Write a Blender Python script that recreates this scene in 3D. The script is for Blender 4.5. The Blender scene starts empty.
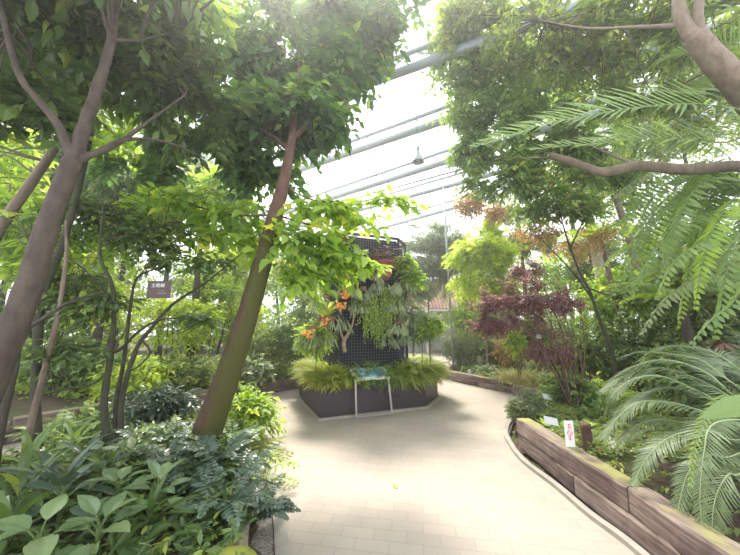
import bpy, math, random
import numpy as np
from math import pi, sin, cos, radians

SC = bpy.context.scene
COL = SC.collection
rng = np.random.default_rng(7)
random.seed(7)

# ------------------------------------------------------------------ camera
FPX, CW, CH = 300.0, 370.0, 277.5
PITCH = math.atan(47.5 / FPX)
EYE = np.array([0.0, 0.0, 1.5])
cam_d = bpy.data.cameras.new('camera'); cam = bpy.data.objects.new('camera', cam_d); COL.objects.link(cam)
cam.location = EYE; cam.rotation_euler = (pi / 2 + PITCH, 0, 0)
cam_d.sensor_width = 36; cam_d.lens = FPX * 36 / 740; cam_d.clip_end = 200; cam_d.clip_start = .02
SC.camera = cam

# ------------------------------------------------------------------ world, sun, exposure
SUN_EL, SUN_AZ = 57.0, -15.0            # the sun stands high ahead of the camera
W = bpy.data.worlds.new('world'); SC.world = W; W.use_nodes = True
wn, wl = W.node_tree.nodes, W.node_tree.links; wn.clear()
bg = wn.new('ShaderNodeBackground'); wo = wn.new('ShaderNodeOutputWorld')
bg.inputs['Color'].default_value = (0.90, 0.955, 1.0, 1); bg.inputs['Strength'].default_value = 2.1
wl.new(bg.outputs[0], wo.inputs[0])
sd = bpy.data.lights.new('sun', 'SUN'); sd.energy = 9.5; sd.angle = radians(13.0); sd.color = (1.0, 0.93, 0.80)
so = bpy.data.objects.new('sun', sd); COL.objects.link(so)
so.rotation_euler = (radians(-(90 - SUN_EL)), 0, radians(-SUN_AZ))
SC.view_settings.view_transform = 'Standard'; SC.view_settings.look = 'None'
SC.view_settings.exposure = 0.5; SC.view_settings.gamma = 1.0; SC.view_settings.use_curve_mapping = False
SC.cycles.use_denoising = True
SC.cycles.max_bounces = 8; SC.cycles.diffuse_bounces = 4; SC.cycles.transmission_bounces = 4
SC.cycles.transparent_max_bounces = 8; SC.cycles.glossy_bounces = 2
SC.cycles.sample_clamp_indirect = 6.0; SC.cycles.volume_bounces = 0
SC.cycles.caustics_reflective = False; SC.cycles.caustics_refractive = False

# ------------------------------------------------------------------ geometry of the view (used to read positions)
FW = np.array([0, cos(PITCH), sin(PITCH)]); UP = np.array([0, -sin(PITCH), cos(PITCH)])
def ray(px, py):
    return FW + np.array([(px - CW) / FPX, 0, 0]) + UP * (CH - py) / FPX
def P(px, py, Y):
    d = ray(px, py); return EYE + d * (Y / d[1])
def G(px, py, z=0.0):
    d = ray(px, py); return EYE + d * ((z - EYE[2]) / d[2])
def nrm(a):
    a = np.asarray(a, float); return a / (np.linalg.norm(a, axis=-1, keepdims=True) + 1e-12)

# ------------------------------------------------------------------ object helpers
def tag(o, label=None, cat=None, group=None, kind=None):
    if label: o['label'] = label
    if cat: o['category'] = cat
    if group: o['group'] = group
    if kind: o['kind'] = kind
    return o
def empty(name, loc=(0, 0, 0)):
    o = bpy.data.objects.new(name, None); COL.objects.link(o); o.location = tuple(map(float, loc)); o.empty_display_size = .1
    return o
class MB:
    """collects triangles and quads (world coordinates), builds one mesh object"""
    def __init__(s): s.v = []; s.t = []; s.q = []; s.r = []; s.n = 0
    def add(s, v, t=None, q=None, r=0.5):
        v = np.asarray(v, float).reshape(-1, 3); k = len(v)
        s.v.append(v)
        if t is not None and len(t): s.t.append(np.asarray(t, int).reshape(-1, 3) + s.n)
        if q is not None and len(q): s.q.append(np.asarray(q, int).reshape(-1, 4) + s.n)
        r = np.asarray(r, float); s.r.append(np.full(k, float(r)) if r.ndim == 0 else r); s.n += k
        return s
    def build(s, name, mat, parent=None, smooth=False, loc=None):
        v = np.concatenate(s.v); t = np.concatenate(s.t) if s.t else np.zeros((0, 3), int); q = np.concatenate(s.q) if s.q else np.zeros((0, 4), int)
        org = np.array(parent.location if parent is not None else (loc if loc is not None else (0, 0, 0)), float)
        if parent is not None and parent.parent is not None: org = org + np.array(parent.parent.location)
        me = bpy.data.meshes.new(name)
        me.vertices.add(len(v)); me.vertices.foreach_set('co', (v - org).ravel())
        nl = t.size + q.size; me.loops.add(nl)
        me.loops.foreach_set('vertex_index', np.concatenate([t.ravel(), q.ravel()]).astype(np.int32))
        npoly = len(t) + len(q); me.polygons.add(npoly)
        st = np.concatenate([np.arange(len(t)) * 3, t.size + np.arange(len(q)) * 4]).astype(np.int32)
        me.polygons.foreach_set('loop_start', st)
        me.polygons.foreach_set('use_smooth', np.full(npoly, smooth))
        at = me.attributes.new('rnd', 'FLOAT', 'POINT'); at.data.foreach_set('value', np.concatenate(s.r))
        me.update(calc_edges=True)
        if isinstance(mat, str): mat = M[mat]
        me.materials.append(mat)
        o = bpy.data.objects.new(name, me); COL.objects.link(o)
        if parent is not None: o.parent = parent
        elif loc is not None: o.location = tuple(map(float, loc))
        return o
    # -- shapes
    def box(s, c, size, ax=None, r=.5):
        c = np.asarray(c, float); h = np.asarray(size, float) / 2
        ax = np.eye(3) if ax is None else np.asarray(ax, float)
        k = np.array([[x, y, z] for z in (-1, 1) for y in (-1, 1) for x in (-1, 1)], float) * h
        return s.add(c + k @ ax, q=[[0, 2, 3, 1], [4, 5, 7, 6], [0, 1, 5, 4], [2, 6, 7, 3], [0, 4, 6, 2], [1, 3, 7, 5]], r=r)
    def bar(s, a, b, w, h, r=.5):
        a = np.asarray(a, float); b = np.asarray(b, float); d = b - a; L = np.linalg.norm(d); d = d / L
        z = np.array([0, 0, 1.]) if abs(d[2]) < .95 else np.array([0, 1., 0]); x = nrm(np.cross(d, z)); z = np.cross(x, d)
        return s.box((a + b) / 2, (w, L, h), np.array([x, d, z]), r)
    def tube(s, pts, rad, n=8, cap=True, jit=0.0, r=.5):
        pts = np.asarray(pts, float); m = len(pts); rad = np.broadcast_to(np.asarray(rad, float), (m,))
        T = np.gradient(pts, axis=0); T = nrm(T); ref = np.array([0.31, 0.2, 0.93]); 
        if abs((T @ ref).mean()) > .9: ref = np.array([1., .1, .05])
        A = nrm(np.cross(T, ref)); B = np.cross(T, A)
        an = np.arange(n) * 2 * pi / n
        ring = A[:, None] * np.cos(an)[None, :, None] + B[:, None] * np.sin(an)[None, :, None]
        rr = rad[:, None] * (1 + jit * np.sin(np.arange(m)[:, None] * 1.7 + an[None] * 2 + rng.uniform(0, 6)) + (jit * rng.uniform(-1, 1, (m, n)) if jit else 0))
        v = (pts[:, None] + ring * rr[..., None]).reshape(-1, 3)
        i = np.arange(m - 1)[:, None] * n; j = np.arange(n)[None]; k = (j + 1) % n
        q = np.stack([i + j, i + k, i + n + k, i + n + j], -1).reshape(-1, 4)
        t = []
        if cap:
            v = np.concatenate([v, pts[:1], pts[-1:]]); c0 = m * n
            t = [[c0, (a + 1) % n, a] for a in range(n)] + [[c0 + 1, (m - 1) * n + a, (m - 1) * n + (a + 1) % n] for a in range(n)]
        return s.add(v, t=t, q=q, r=r)
    def lathe(s, c, prof, n=20, r=.5):
        prof = np.asarray(prof, float); m = len(prof); an = np.arange(n) * 2 * pi / n
        v = np.zeros((m, n, 3)); v[..., 0] = prof[:, :1] * np.cos(an); v[..., 1] = prof[:, :1] * np.sin(an); v[..., 2] = prof[:, 1:2]
        i = np.arange(m - 1)[:, None] * n; j = np.arange(n)[None]; k = (j + 1) % n
        return s.add(v.reshape(-1, 3) + np.asarray(c, float), q=np.stack([i + j, i + k, i + n + k, i + n + j], -1).reshape(-1, 4), r=r)
    def prism(s, poly, z0, z1, r=.5):
        poly = np.asarray(poly, float)[:, :2]; n = len(poly)
        v = np.concatenate([np.c_[poly, np.full(n, z0)], np.c_[poly, np.full(n, z1)], [[*poly.mean(0), z0], [*poly.mean(0), z1]]])
        q = [[i, (i + 1) % n, n + (i + 1) % n, n + i] for i in range(n)]
        t = [[2 * n, (i + 1) % n, i] for i in range(n)] + [[2 * n + 1, n + i, n + (i + 1) % n] for i in range(n)]
        return s.add(v, t=t, q=q, r=r)
    def leaves(s, base, d, up, L, W, shape='ovate', fold=.25, bend=.25, r=None):
        """batch of leaves: base points, directions, rough up vectors"""
        base = np.asarray(base, float).reshape(-1, 3); n = len(base)
        if n == 0: return s
        d = nrm(np.broadcast_to(d, (n, 3))); up = np.broadcast_to(up, (n, 3))
        x = nrm(np.cross(d, up) + 1e-6); z = np.cross(x, d)
        L = np.broadcast_to(np.asarray(L, float), (n,)); W = np.broadcast_to(np.asarray(W, float), (n,))
        tv, tt = SHAPES[shape]
        bend = np.broadcast_to(np.asarray(bend, float), (n,))
        t = tv[:, 1]; w = tv[:, 0]
        v = (base[:, None] + d[:, None] * (L[:, None] * (t - .18 * bend[:, None] * t ** 2))[..., None] + x[:, None] * (W[:, None] * w * .5)[..., None]
             + z[:, None] * (fold * np.abs(w) * W[:, None] * .5 - bend[:, None] * L[:, None] * t ** 2 + .0)[..., None])
        k = len(tv); tri = (tt[None] + (np.arange(n) * k)[:, None, None]).reshape(-1, 3)
        if r is None: r = rng.uniform(0, 1, n)
        return s.add(v.reshape(-1, 3), t=tri, r=np.repeat(np.broadcast_to(r, (n,)), k))

def _shape(stations):
    """stations: list of (t, halfwidth); first and last are points unless width given"""
    v = []; t = []; prev = None
    for (tt, w) in stations:
        i = len(v)
        if w == 0: v.append((0, tt)); cur = (i, i, i)
        else: v += [(0, tt), (-w, tt), (w, tt)]; cur = (i, i + 1, i + 2)
        if prev:
            pm, pl, pr = prev; cm, cl, cr = cur
            if pl == pm: t += [(pm, cm, cl), (pm, cr, cm)] if cl != cm else []
            elif cl == cm: t += [(pm, cm, pl), (pm, pr, cm)]
            else: t += [(pm, cm, cl), (pm, cl, pl), (pm, cr, cm), (pm, pr, cr)]
        prev = cur
    return np.array(v, float), np.array(t, int)
SHAPES = {
    'ovate': _shape([(0, 0), (.14, .55), (.36, 1.0), (.66, .72), (1, 0)]),
    'obovate': _shape([(0, 0), (.3, .45), (.62, 1.0), (.88, .65), (1, 0)]),
    'lance': _shape([(0, 0), (.2, .7), (.5, 1.0), (.8, .5), (1, 0)]),
    'lite': _shape([(0, 0), (.42, 1.0), (1, 0)]),
    'blade': _shape([(0, .6), (.5, 1.0), (1, 0)]),
    'strap': _shape([(0, .35), (.3, .8), (.6, 1.0), (.85, .8), (1, 0)]),
    'round': _shape([(0, 0), (.1, .6), (.4, 1.0), (.75, .8), (.93, .35), (1, 0)]),
}
# a palmate, five-lobed leaf
def _palm():
    v = [(0, 0)]; t = []
    for a, l in ((-115, .55), (-60, .85), (0, 1.0), (60, .85), (115, .55)):
        a = radians(a); i = len(v)
        dx, dy = sin(a), cos(a)
        v += [(dx * l * .5 - dy * .14, dy * l * .5 + dx * .14), (dx * l, dy * l), (dx * l * .5 + dy * .14, dy * l * .5 - dx * .14)]
        t += [(0, i + 1, i), (0, i + 2, i + 1)]
    v = np.array(v); v[:, 0] *= 1.0; v[:, 1] = (v[:, 1] + .2); return v, np.array(t)
SHAPES['palmate'] = _palm()

def smooth_path(pts, k=6):
    pts = np.asarray(pts, float)
    if len(pts) < 3:
        t = np.linspace(0, 1, k + 1)[:, None]; return pts[0] * (1 - t) + pts[-1] * t
    p = np.concatenate([[2 * pts[0] - pts[1]], pts, [2 * pts[-1] - pts[-2]]]); out = []
    for i in range(1, len(p) - 2):
        for u in np.linspace(0, 1, k, endpoint=False):
            a, b, c, d = p[i - 1], p[i], p[i + 1], p[i + 2]
            out.append(.5 * (2 * b + (c - a) * u + (2 * a - 5 * b + 4 * c - d) * u ** 2 + (3 * b - a - 3 * c + d) * u ** 3))
    out.append(p[-2]); return np.array(out)
def lerp_r(rads, n):
    return np.interp(np.linspace(0, 1, n), np.linspace(0, 1, len(rads)), rads)
def limb(mb, pts, rads, n=9, k=6, jit=.04):
    p = smooth_path(pts, k); mb.tube(p, lerp_r(rads, len(p)), n, jit=jit); return p

# ------------------------------------------------------------------ materials
M = {}
def new_mat(name):
    m = bpy.data.materials.new(name); m.use_nodes = True; nt = m.node_tree; nt.nodes.clear()
    out = nt.nodes.new('ShaderNodeOutputMaterial'); M[name] = m
    return m, nt, out
def N(nt, typ, **kw):
    n = nt.nodes.new(typ)
    for k, v in kw.items():
        if k in n.inputs: n.inputs[k].default_value = v
        else: setattr(n, k, v)
    return n
def ramp(nt, fac, stops, interp='LINEAR'):
    r = nt.nodes.new('ShaderNodeValToRGB'); r.color_ramp.interpolation = interp
    e = r.color_ramp.elements
    while len(e) < len(stops): e.new(0.5)
    for el, (p, c) in zip(e, stops): el.position = p; el.color = (*c, 1)
    nt.links.new(fac, r.inputs[0]); return r
LEAF_GAIN = 1.65
def leaf_mat(name, c0, c1, c2=None, trans=.42, rough=.42, tint=(1.25, 1.25, .6), spec=.5):
    m, nt, out = new_mat(name)
    a = N(nt, 'ShaderNodeAttribute', attribute_name='rnd')
    c0, c1, c2 = [tuple(min(.8, v * LEAF_GAIN * g) for v, g in zip(c, (1.28, 1.0, 1.08))) for c in (c0, c1, c2 or c1)]
    st = [(0, c0), (.75, c1), (1, c2)]
    r = ramp(nt, a.outputs['Fac'], st)
    p = N(nt, 'ShaderNodeBsdfPrincipled', Roughness=rough); p.inputs['Specular IOR Level'].default_value = spec
    nt.links.new(r.outputs[0], p.inputs['Base Color'])
    mul = N(nt, 'ShaderNodeMix', data_type='RGBA', blend_type='MULTIPLY'); mul.inputs[0].default_value = 1
    nt.links.new(r.outputs[0], mul.inputs[6]); mul.inputs[7].default_value = (*[t * 1.35 for t in tint], 1)
    tr = N(nt, 'ShaderNodeBsdfTranslucent'); nt.links.new(mul.outputs[2], tr.inputs['Color'])
    mx = N(nt, 'ShaderNodeMixShader'); mx.inputs[0].default_value = trans
    nt.links.new(p.outputs[0], mx.inputs[1]); nt.links.new(tr.outputs[0], mx.inputs[2]); nt.links.new(mx.outputs[0], out.inputs[0])
    return m
def plain(name, col, rough=.6, metal=0.0, noise=None, scale=8, bump=0.0, emis=None):
    m, nt, out = new_mat(name); p = N(nt, 'ShaderNodeBsdfPrincipled', Roughness=rough, Metallic=metal)
    p.inputs['Base Color'].default_value = (*col, 1)
    tc = N(nt, 'ShaderNodeTexCoord')
    if noise:
        nz = N(nt, 'ShaderNodeTexNoise', Scale=scale, Detail=5.0); nt.links.new(tc.outputs['Object'], nz.inputs['Vector'])
        r = ramp(nt, nz.outputs['Fac'], [(.3, col), (.7, noise)]); nt.links.new(r.outputs[0], p.inputs['Base Color'])
        if bump:
            b = N(nt, 'ShaderNodeBump', Strength=bump); nt.links.new(nz.outputs['Fac'], b.inputs['Height']); nt.links.new(b.outputs[0], p.inputs['Normal'])
    nt.links.new(p.outputs[0], out.inputs[0]); return m
def bark(name, c0, c1, moss=None, scale=14, moss_lo=.52, moss_dir=None, rings=0.0):
    m, nt, out = new_mat(name); tc = N(nt, 'ShaderNodeTexCoord')
    mp = N(nt, 'ShaderNodeMapping'); mp.inputs['Scale'].default_value = (1, 1, .45)
    nt.links.new(tc.outputs['Object'], mp.inputs[0])
    nz = N(nt, 'ShaderNodeTexNoise', Scale=scale, Detail=7.0, Roughness=.65); nt.links.new(mp.outputs[0], nz.inputs['Vector'])
    r = ramp(nt, nz.outputs['Fac'], [(.32, c0), (.68, c1)]); col = r.outputs[0]
    if moss:
        n2 = N(nt, 'ShaderNodeTexNoise', Scale=3.0, Detail=6.0, Roughness=.6); nt.links.new(tc.outputs['Object'], n2.inputs['Vector'])
        fac = n2.outputs['Fac']
        if moss_dir is not None:
            ge = N(nt, 'ShaderNodeNewGeometry'); dt = N(nt, 'ShaderNodeVectorMath', operation='DOT_PRODUCT'); dt.inputs[1].default_value = moss_dir
            nt.links.new(ge.outputs['Normal'], dt.inputs[0])
            ma = N(nt, 'ShaderNodeMath', operation='MULTIPLY_ADD'); ma.inputs[1].default_value = .22
            nt.links.new(dt.outputs['Value'], ma.inputs[0]); nt.links.new(fac, ma.inputs[2]); fac = ma.outputs[0]
        r2 = ramp(nt, fac, [(moss_lo, (0, 0, 0)), (moss_lo + .14, (1, 1, 1))])
        mx = N(nt, 'ShaderNodeMix', data_type='RGBA'); nt.links.new(r2.outputs[0], mx.inputs[0]); nt.links.new(col, mx.inputs[6]); mx.inputs[7].default_value = (*moss, 1); col = mx.outputs[2]
    p = N(nt, 'ShaderNodeBsdfPrincipled', Roughness=.85); nt.links.new(col, p.inputs['Base Color'])
    b = N(nt, 'ShaderNodeBump', Strength=.6, Distance=.02); nt.links.new(nz.outputs['Fac'], b.inputs['Height']); nt.links.new(b.outputs[0], p.inputs['Normal'])
    nt.links.new(p.outputs[0], out.inputs[0]); return m

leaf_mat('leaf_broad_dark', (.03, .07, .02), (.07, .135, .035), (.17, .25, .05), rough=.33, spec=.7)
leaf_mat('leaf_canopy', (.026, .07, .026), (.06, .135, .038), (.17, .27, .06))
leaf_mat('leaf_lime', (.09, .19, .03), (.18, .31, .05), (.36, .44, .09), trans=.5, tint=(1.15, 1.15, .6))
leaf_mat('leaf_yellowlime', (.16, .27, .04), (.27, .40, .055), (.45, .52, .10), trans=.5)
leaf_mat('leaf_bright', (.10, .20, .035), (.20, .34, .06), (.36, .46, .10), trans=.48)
leaf_mat('leaf_olive', (.07, .13, .04), (.14, .22, .06), (.28, .36, .10), trans=.45)
leaf_mat('leaf_mid', (.055, .12, .035), (.11, .20, .06), (.22, .32, .09))
leaf_mat('leaf_greygreen', (.085, .14, .07), (.15, .22, .11), (.26, .34, .17), tint=(1.0, 1.1, .75))
leaf_mat('leaf_blue', (.022, .05, .032), (.048, .09, .056), (.12, .19, .12), tint=(1.0, 1.1, .7), trans=.22, rough=.3, spec=.7)
leaf_mat('leaf_broad_pale', (.055, .115, .05), (.095, .17, .072), (.15, .24, .10), tint=(1.1, 1.15, .6), trans=.3, rough=.28, spec=.8)
leaf_mat('leaf_cycad', (.065, .12, .06), (.105, .17, .09), (.18, .25, .14), tint=(1.0, 1.1, .7), trans=.3, rough=.4)
leaf_mat('leaf_palm', (.06, .13, .045), (.12, .21, .075), (.24, .36, .10), trans=.4, rough=.33)
leaf_mat('leaf_red', (.065, .045, .045), (.115, .072, .066), (.22, .15, .09), tint=(1.25, .95, .85), trans=.4)
leaf_mat('leaf_orange', (.42, .22, .07), (.5, .28, .09), (.52, .36, .12), tint=(1.3, 1, .7))
leaf_mat('leaf_rust', (.13, .14, .045), (.24, .20, .075), (.38, .24, .11), tint=(1.2, 1, .7))
leaf_mat('leaf_yellow', (.55, .48, .05), (.68, .58, .07), (.75, .62, .10))
leaf_mat('leaf_dead', (.09, .065, .045), (.15, .11, .075), (.24, .18, .12), tint=(1.1, 1, .8), trans=.15, rough=.8)
leaf_mat('leaf_fern_bright', (.10, .16, .035), (.19, .27, .065), (.36, .42, .13), trans=.4)
leaf_mat('leaf_grass', (.22, .27, .12), (.34, .40, .20), (.50, .54, .32), tint=(1, 1, .7))
leaf_mat('petal_white', (.75, .75, .78), (.85, .85, .88), (.9, .9, .9), tint=(1, 1, 1))
leaf_mat('petal_red', (.6, .03, .04), (.7, .05, .06), (.75, .1, .1), tint=(1, 1, 1))
bark('bark_pinkgrey', (.05, .035, .027), (.12, .087, .068))
bark('bark_mossy', (.04, .023, .013), (.11, .062, .032), moss=(.07, .068, .012), moss_lo=.47, moss_dir=(.8, -.3, 0))
bark('bark_red', (.075, .036, .026), (.16, .085, .06))
bark('bark_green', (.03, .028, .018), (.07, .062, .038), moss=(.05, .065, .02), moss_lo=.5)
bark('bark_pale', (.33, .28, .24), (.52, .45, .40))
bark('bark_tan', (.13, .09, .065), (.25, .185, .14))
bark('bark_dark', (.035, .028, .02), (.09, .07, .05))
bark('driftwood', (.26, .17, .11), (.42, .31, .22), scale=20)
bark('twig', (.06, .05, .03), (.12, .11, .06))
bark('twig_green', (.09, .13, .04), (.14, .19, .06))
plain('rachis', (.16, .22, .07), .5)
plain('rachis_dark', (.05, .07, .035), .5)
plain('rachis_pale', (.32, .38, .20), .5)
plain('black_panel', (.042, .031, .036), .5, noise=(.058, .044, .05), scale=3)
plain('black_rim', (.05, .045, .052), .5)
plain('black_mesh', (.022, .024, .03), .5)
plain('wire', (.13, .14, .16), .45)
plain('felt', (.016, .016, .02), .95)
plain('steel', (.52, .50, .48), .35, metal=.75)
plain('steel_white', (.80, .80, .80), .4)
plain('truss', (.27, .30, .34), .5)
plain('cord', (.12, .12, .12), .6)
plain('lamp_grey', (.36, .40, .42), .5)
plain('clay', (.24, .075, .055), .8, noise=(.34, .12, .09), scale=14, bump=.3)
plain('brown_plastic', (.085, .05, .045), .5)
plain('white_print', (.85, .85, .85), .6)
plain('faded_print', (.30, .24, .23), .6)
plain('label_white', (.86, .86, .86), .5)
plain('label_red', (.75, .06, .08), .6)
plain('label_grey', (.55, .57, .60), .45)
plain('label_orange', (.85, .36, .05), .6)
plain('label_magenta', (.55, .16, .28), .6)
plain('concrete', (.27, .25, .22), .85, noise=(.36, .33, .29), scale=9, bump=.15)
plain('concrete_dark', (.28, .25, .22), .9, noise=(.42, .38, .33), scale=12, bump=.2)
plain('gravel', (.06, .05, .045), .9, noise=(.42, .38, .34), scale=75, bump=.6)
plain('rock_moss', (.17, .20, .03), .9, noise=(.34, .33, .045), scale=5, bump=.4)
plain('slat_grey', (.40, .40, .40), .7)
plain('brick_red', (.20, .075, .055), .85, noise=(.30, .13, .09), scale=6)
plain('roof_red', (.21, .085, .065), .8, noise=(.29, .13, .10), scale=5)
plain('roof_pale', (.66, .68, .70), .6)
plain('timber_pale', (.45, .28, .18), .8)

def soil_mat():
    m, nt, out = new_mat('soil'); tc = N(nt, 'ShaderNodeTexCoord')
    nz = N(nt, 'ShaderNodeTexNoise', Scale=26.0, Detail=8.0, Roughness=.75); nt.links.new(tc.outputs['Object'], nz.inputs['Vector'])
    r = ramp(nt, nz.outputs['Fac'], [(.35, (.035, .022, .015)), (.55, (.10, .062, .042)), (.72, (.24, .17, .12))])
    n2 = N(nt, 'ShaderNodeTexNoise', Scale=1.7, Detail=4.0); nt.links.new(tc.outputs['Object'], n2.inputs['Vector'])
    r2 = ramp(nt, n2.outputs['Fac'], [(.5, (0, 0, 0)), (.62, (1, 1, 1))])
    mx = N(nt, 'ShaderNodeMix', data_type='RGBA'); nt.links.new(r2.outputs[0], mx.inputs[0]); nt.links.new(r.outputs[0], mx.inputs[6]); mx.inputs[7].default_value = (.085, .10, .03, 1)
    p = N(nt, 'ShaderNodeBsdfPrincipled', Roughness=.95); nt.links.new(mx.outputs[2], p.inputs['Base Color'])
    b = N(nt, 'ShaderNodeBump', Strength=.9, Distance=.04); nt.links.new(nz.outputs['Fac'], b.inputs['Height']); nt.links.new(b.outputs[0], p.inputs['Normal'])
    nt.links.new(p.outputs[0], out.inputs[0])
soil_mat()
def paver_mat():
    m, nt, out = new_mat('pavers'); tc = N(nt, 'ShaderNodeTexCoord')
    mp = N(nt, 'ShaderNodeMapping'); mp.inputs['Rotation'].default_value = (0, 0, radians(9)); nt.links.new(tc.outputs['Object'], mp.inputs[0])
    br = N(nt, 'ShaderNodeTexBrick'); br.inputs['Scale'].default_value = 1.0
    br.inputs['Brick Width'].default_value = .235; br.inputs['Row Height'].default_value = .118; br.inputs['Mortar Size'].default_value = .003; br.inputs['Mortar Smooth'].default_value = .3
    br.inputs['Color1'].default_value = (.355, .305, .258, 1); br.inputs['Color2'].default_value = (.39, .335, .285, 1); br.inputs['Mortar'].default_value = (.28, .25, .22, 1)
    nt.links.new(mp.outputs[0], br.inputs['Vector'])
    nz = N(nt, 'ShaderNodeTexNoise', Scale=1.6, Detail=6.0); nt.links.new(tc.outputs['Object'], nz.inputs['Vector'])
    r = ramp(nt, nz.outputs['Fac'], [(.3, (.88, .88, .90)), (.7, (1, .985, .96))])
    mx = N(nt, 'ShaderNodeMix', data_type='RGBA', blend_type='MULTIPLY'); mx.inputs[0].default_value = 1
    nt.links.new(br.outputs['Color'], mx.inputs[6]); nt.links.new(r.outputs[0], mx.inputs[7])
    p = N(nt, 'ShaderNodeBsdfPrincipled', Roughness=.8); nt.links.new(mx.outputs[2], p.inputs['Base Color'])
    b = N(nt, 'ShaderNodeBump', Strength=.25, Distance=.01); b.invert = True; nt.links.new(br.outputs['Fac'], b.inputs['Height']); nt.links.new(b.outputs[0], p.inputs['Normal'])
    nt.links.new(p.outputs[0], out.inputs[0])
paver_mat()
def sleeper_mat():
    m, nt, out = new_mat('sleeper_wood'); tc = N(nt, 'ShaderNodeTexCoord')
    mp = N(nt, 'ShaderNodeMapping'); mp.inputs['Scale'].default_value = (1.2, 14, 16); nt.links.new(tc.outputs['Object'], mp.inputs[0])
    nz = N(nt, 'ShaderNodeTexNoise', Scale=1.6, Detail=9.0, Roughness=.7); nt.links.new(mp.outputs[0], nz.inputs['Vector'])
    r = ramp(nt, nz.outputs['Fac'], [(.28, (.07, .05, .045)), (.45, (.20, .145, .125)), (.62, (.34, .26, .23)), (.8, (.50, .41, .37))])
    n2 = N(nt, 'ShaderNodeTexNoise', Scale=2.6, Detail=5.0); nt.links.new(tc.outputs['Object'], n2.inputs['Vector'])
    r3 = ramp(nt, n2.outputs['Fac'], [(.42, (1, 1, 1)), (.6, (.42, .36, .38))])
    mxd = N(nt, 'ShaderNodeMix', data_type='RGBA', blend_type='MULTIPLY'); mxd.inputs[0].default_value = .9
    nt.links.new(r.outputs[0], mxd.inputs[6]); nt.links.new(r3.outputs[0], mxd.inputs[7])
    ge = N(nt, 'ShaderNodeNewGeometry'); sx = N(nt, 'ShaderNodeSeparateXYZ'); nt.links.new(ge.outputs['Normal'], sx.inputs[0])
    n3 = N(nt, 'ShaderNodeTexNoise', Scale=3.5, Detail=5.0); nt.links.new(tc.outputs['Object'], n3.inputs['Vector'])
    a = N(nt, 'ShaderNodeMath', operation='MULTIPLY'); nt.links.new(sx.outputs['Z'], a.inputs[0]); nt.links.new(n3.outputs['Fac'], a.inputs[1])
    r2 = ramp(nt, a.outputs[0], [(.42, (0, 0, 0)), (.62, (.9, .9, .9))])
    mx = N(nt, 'ShaderNodeMix', data_type='RGBA'); nt.links.new(r2.outputs[0], mx.inputs[0]); nt.links.new(mxd.outputs[2], mx.inputs[6]); mx.inputs[7].default_value = (.30, .29, .10, 1)
    p = N(nt, 'ShaderNodeBsdfPrincipled', Roughness=.9); nt.links.new(mx.outputs[2], p.inputs['Base Color'])
    b = N(nt, 'ShaderNodeBump', Strength=.8, Distance=.015); nt.links.new(nz.outputs['Fac'], b.inputs['Height']); nt.links.new(b.outputs[0], p.inputs['Normal'])
    nt.links.new(p.outputs[0], out.inputs[0])
sleeper_mat()
def film_mat():
    m, nt, out = new_mat('roof_film')
    t = N(nt, 'ShaderNodeBsdfTransparent'); t.inputs[0].default_value = (.97, .98, 1, 1)
    d = N(nt, 'ShaderNodeBsdfTranslucent'); d.inputs[0].default_value = (.95, .97, 1, 1)
    mx = N(nt, 'ShaderNodeMixShader'); mx.inputs[0].default_value = .25
    nt.links.new(t.outputs[0], mx.inputs[1]); nt.links.new(d.outputs[0], mx.inputs[2]); nt.links.new(mx.outputs[0], out.inputs[0])
film_mat()
def board_mat():
    m, nt, out = new_mat('printed_board'); tc = N(nt, 'ShaderNodeTexCoord')
    nz = N(nt, 'ShaderNodeTexNoise', Scale=9.0, Detail=4.0); nt.links.new(tc.outputs['Object'], nz.inputs['Vector'])
    r = ramp(nt, nz.outputs['Fac'], [(.35, (.10, .28, .42)), (.5, (.22, .50, .78)), (.65, (.55, .72, .88))])
    p = N(nt, 'ShaderNodeBsdfPrincipled', Roughness=.3); nt.links.new(r.outputs[0], p.inputs['Base Color']); nt.links.new(p.outputs[0], out.inputs[0])
board_mat()

def haze_mat():
    m, nt, out = new_mat('humid_haze'); v = N(nt, 'ShaderNodeVolumeScatter', Density=.0135, Anisotropy=.72); v.inputs['Color'].default_value = (1, 1, 1, 1); nt.links.new(v.outputs[0], out.inputs['Volume'])
haze_mat()
# ================================================================== the setting
BED = .20
path_px = [(760, 700), (641, 552), (593, 516), (560, 488), (527, 463), (514, 447), (509, 434), (514, 420), (528, 409), (540, 402), (512, 394.5), (478, 387.5), (450, 380.5), (447, 373), (459, 352), (470, 346),
           (330, 346), (322, 372), (301, 388), (235, 399), (160, 411), (90, 425), (0, 446), (-160, 485), (-400, 560), (-400, 640), (-120, 510), (0, 474), (80, 452), (150, 440), (215, 428), (250, 434), (266, 450), (272, 480), (279, 520), (283, 555), (288, 640), (290, 800)]
PATH = np.array([G(*p)[:2] for p in path_px])
def inside(poly, x, y):
    c = np.zeros(x.shape, bool); n = len(poly); j = n - 1
    for i in range(n):
        xi, yi = poly[i]; xj, yj = poly[j]
        c ^= ((yi > y) != (yj > y)) & (x < (xj - xi) * (y - yi) / (yj - yi + 1e-12) + xi); j = i
    return c
def sdist(poly, x, y):
    d = np.full(x.shape, 1e9); n = len(poly)
    for i in range(n):
        a = poly[i]; b = poly[(i + 1) % n]; e = b - a; L = e @ e + 1e-12
        t = np.clip(((x - a[0]) * e[0] + (y - a[1]) * e[1]) / L, 0, 1)
        d = np.minimum(d, np.hypot(x - a[0] - t * e[0], y - a[1] - t * e[1]))
    return np.where(inside(poly, x, y), -d, d)
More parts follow.
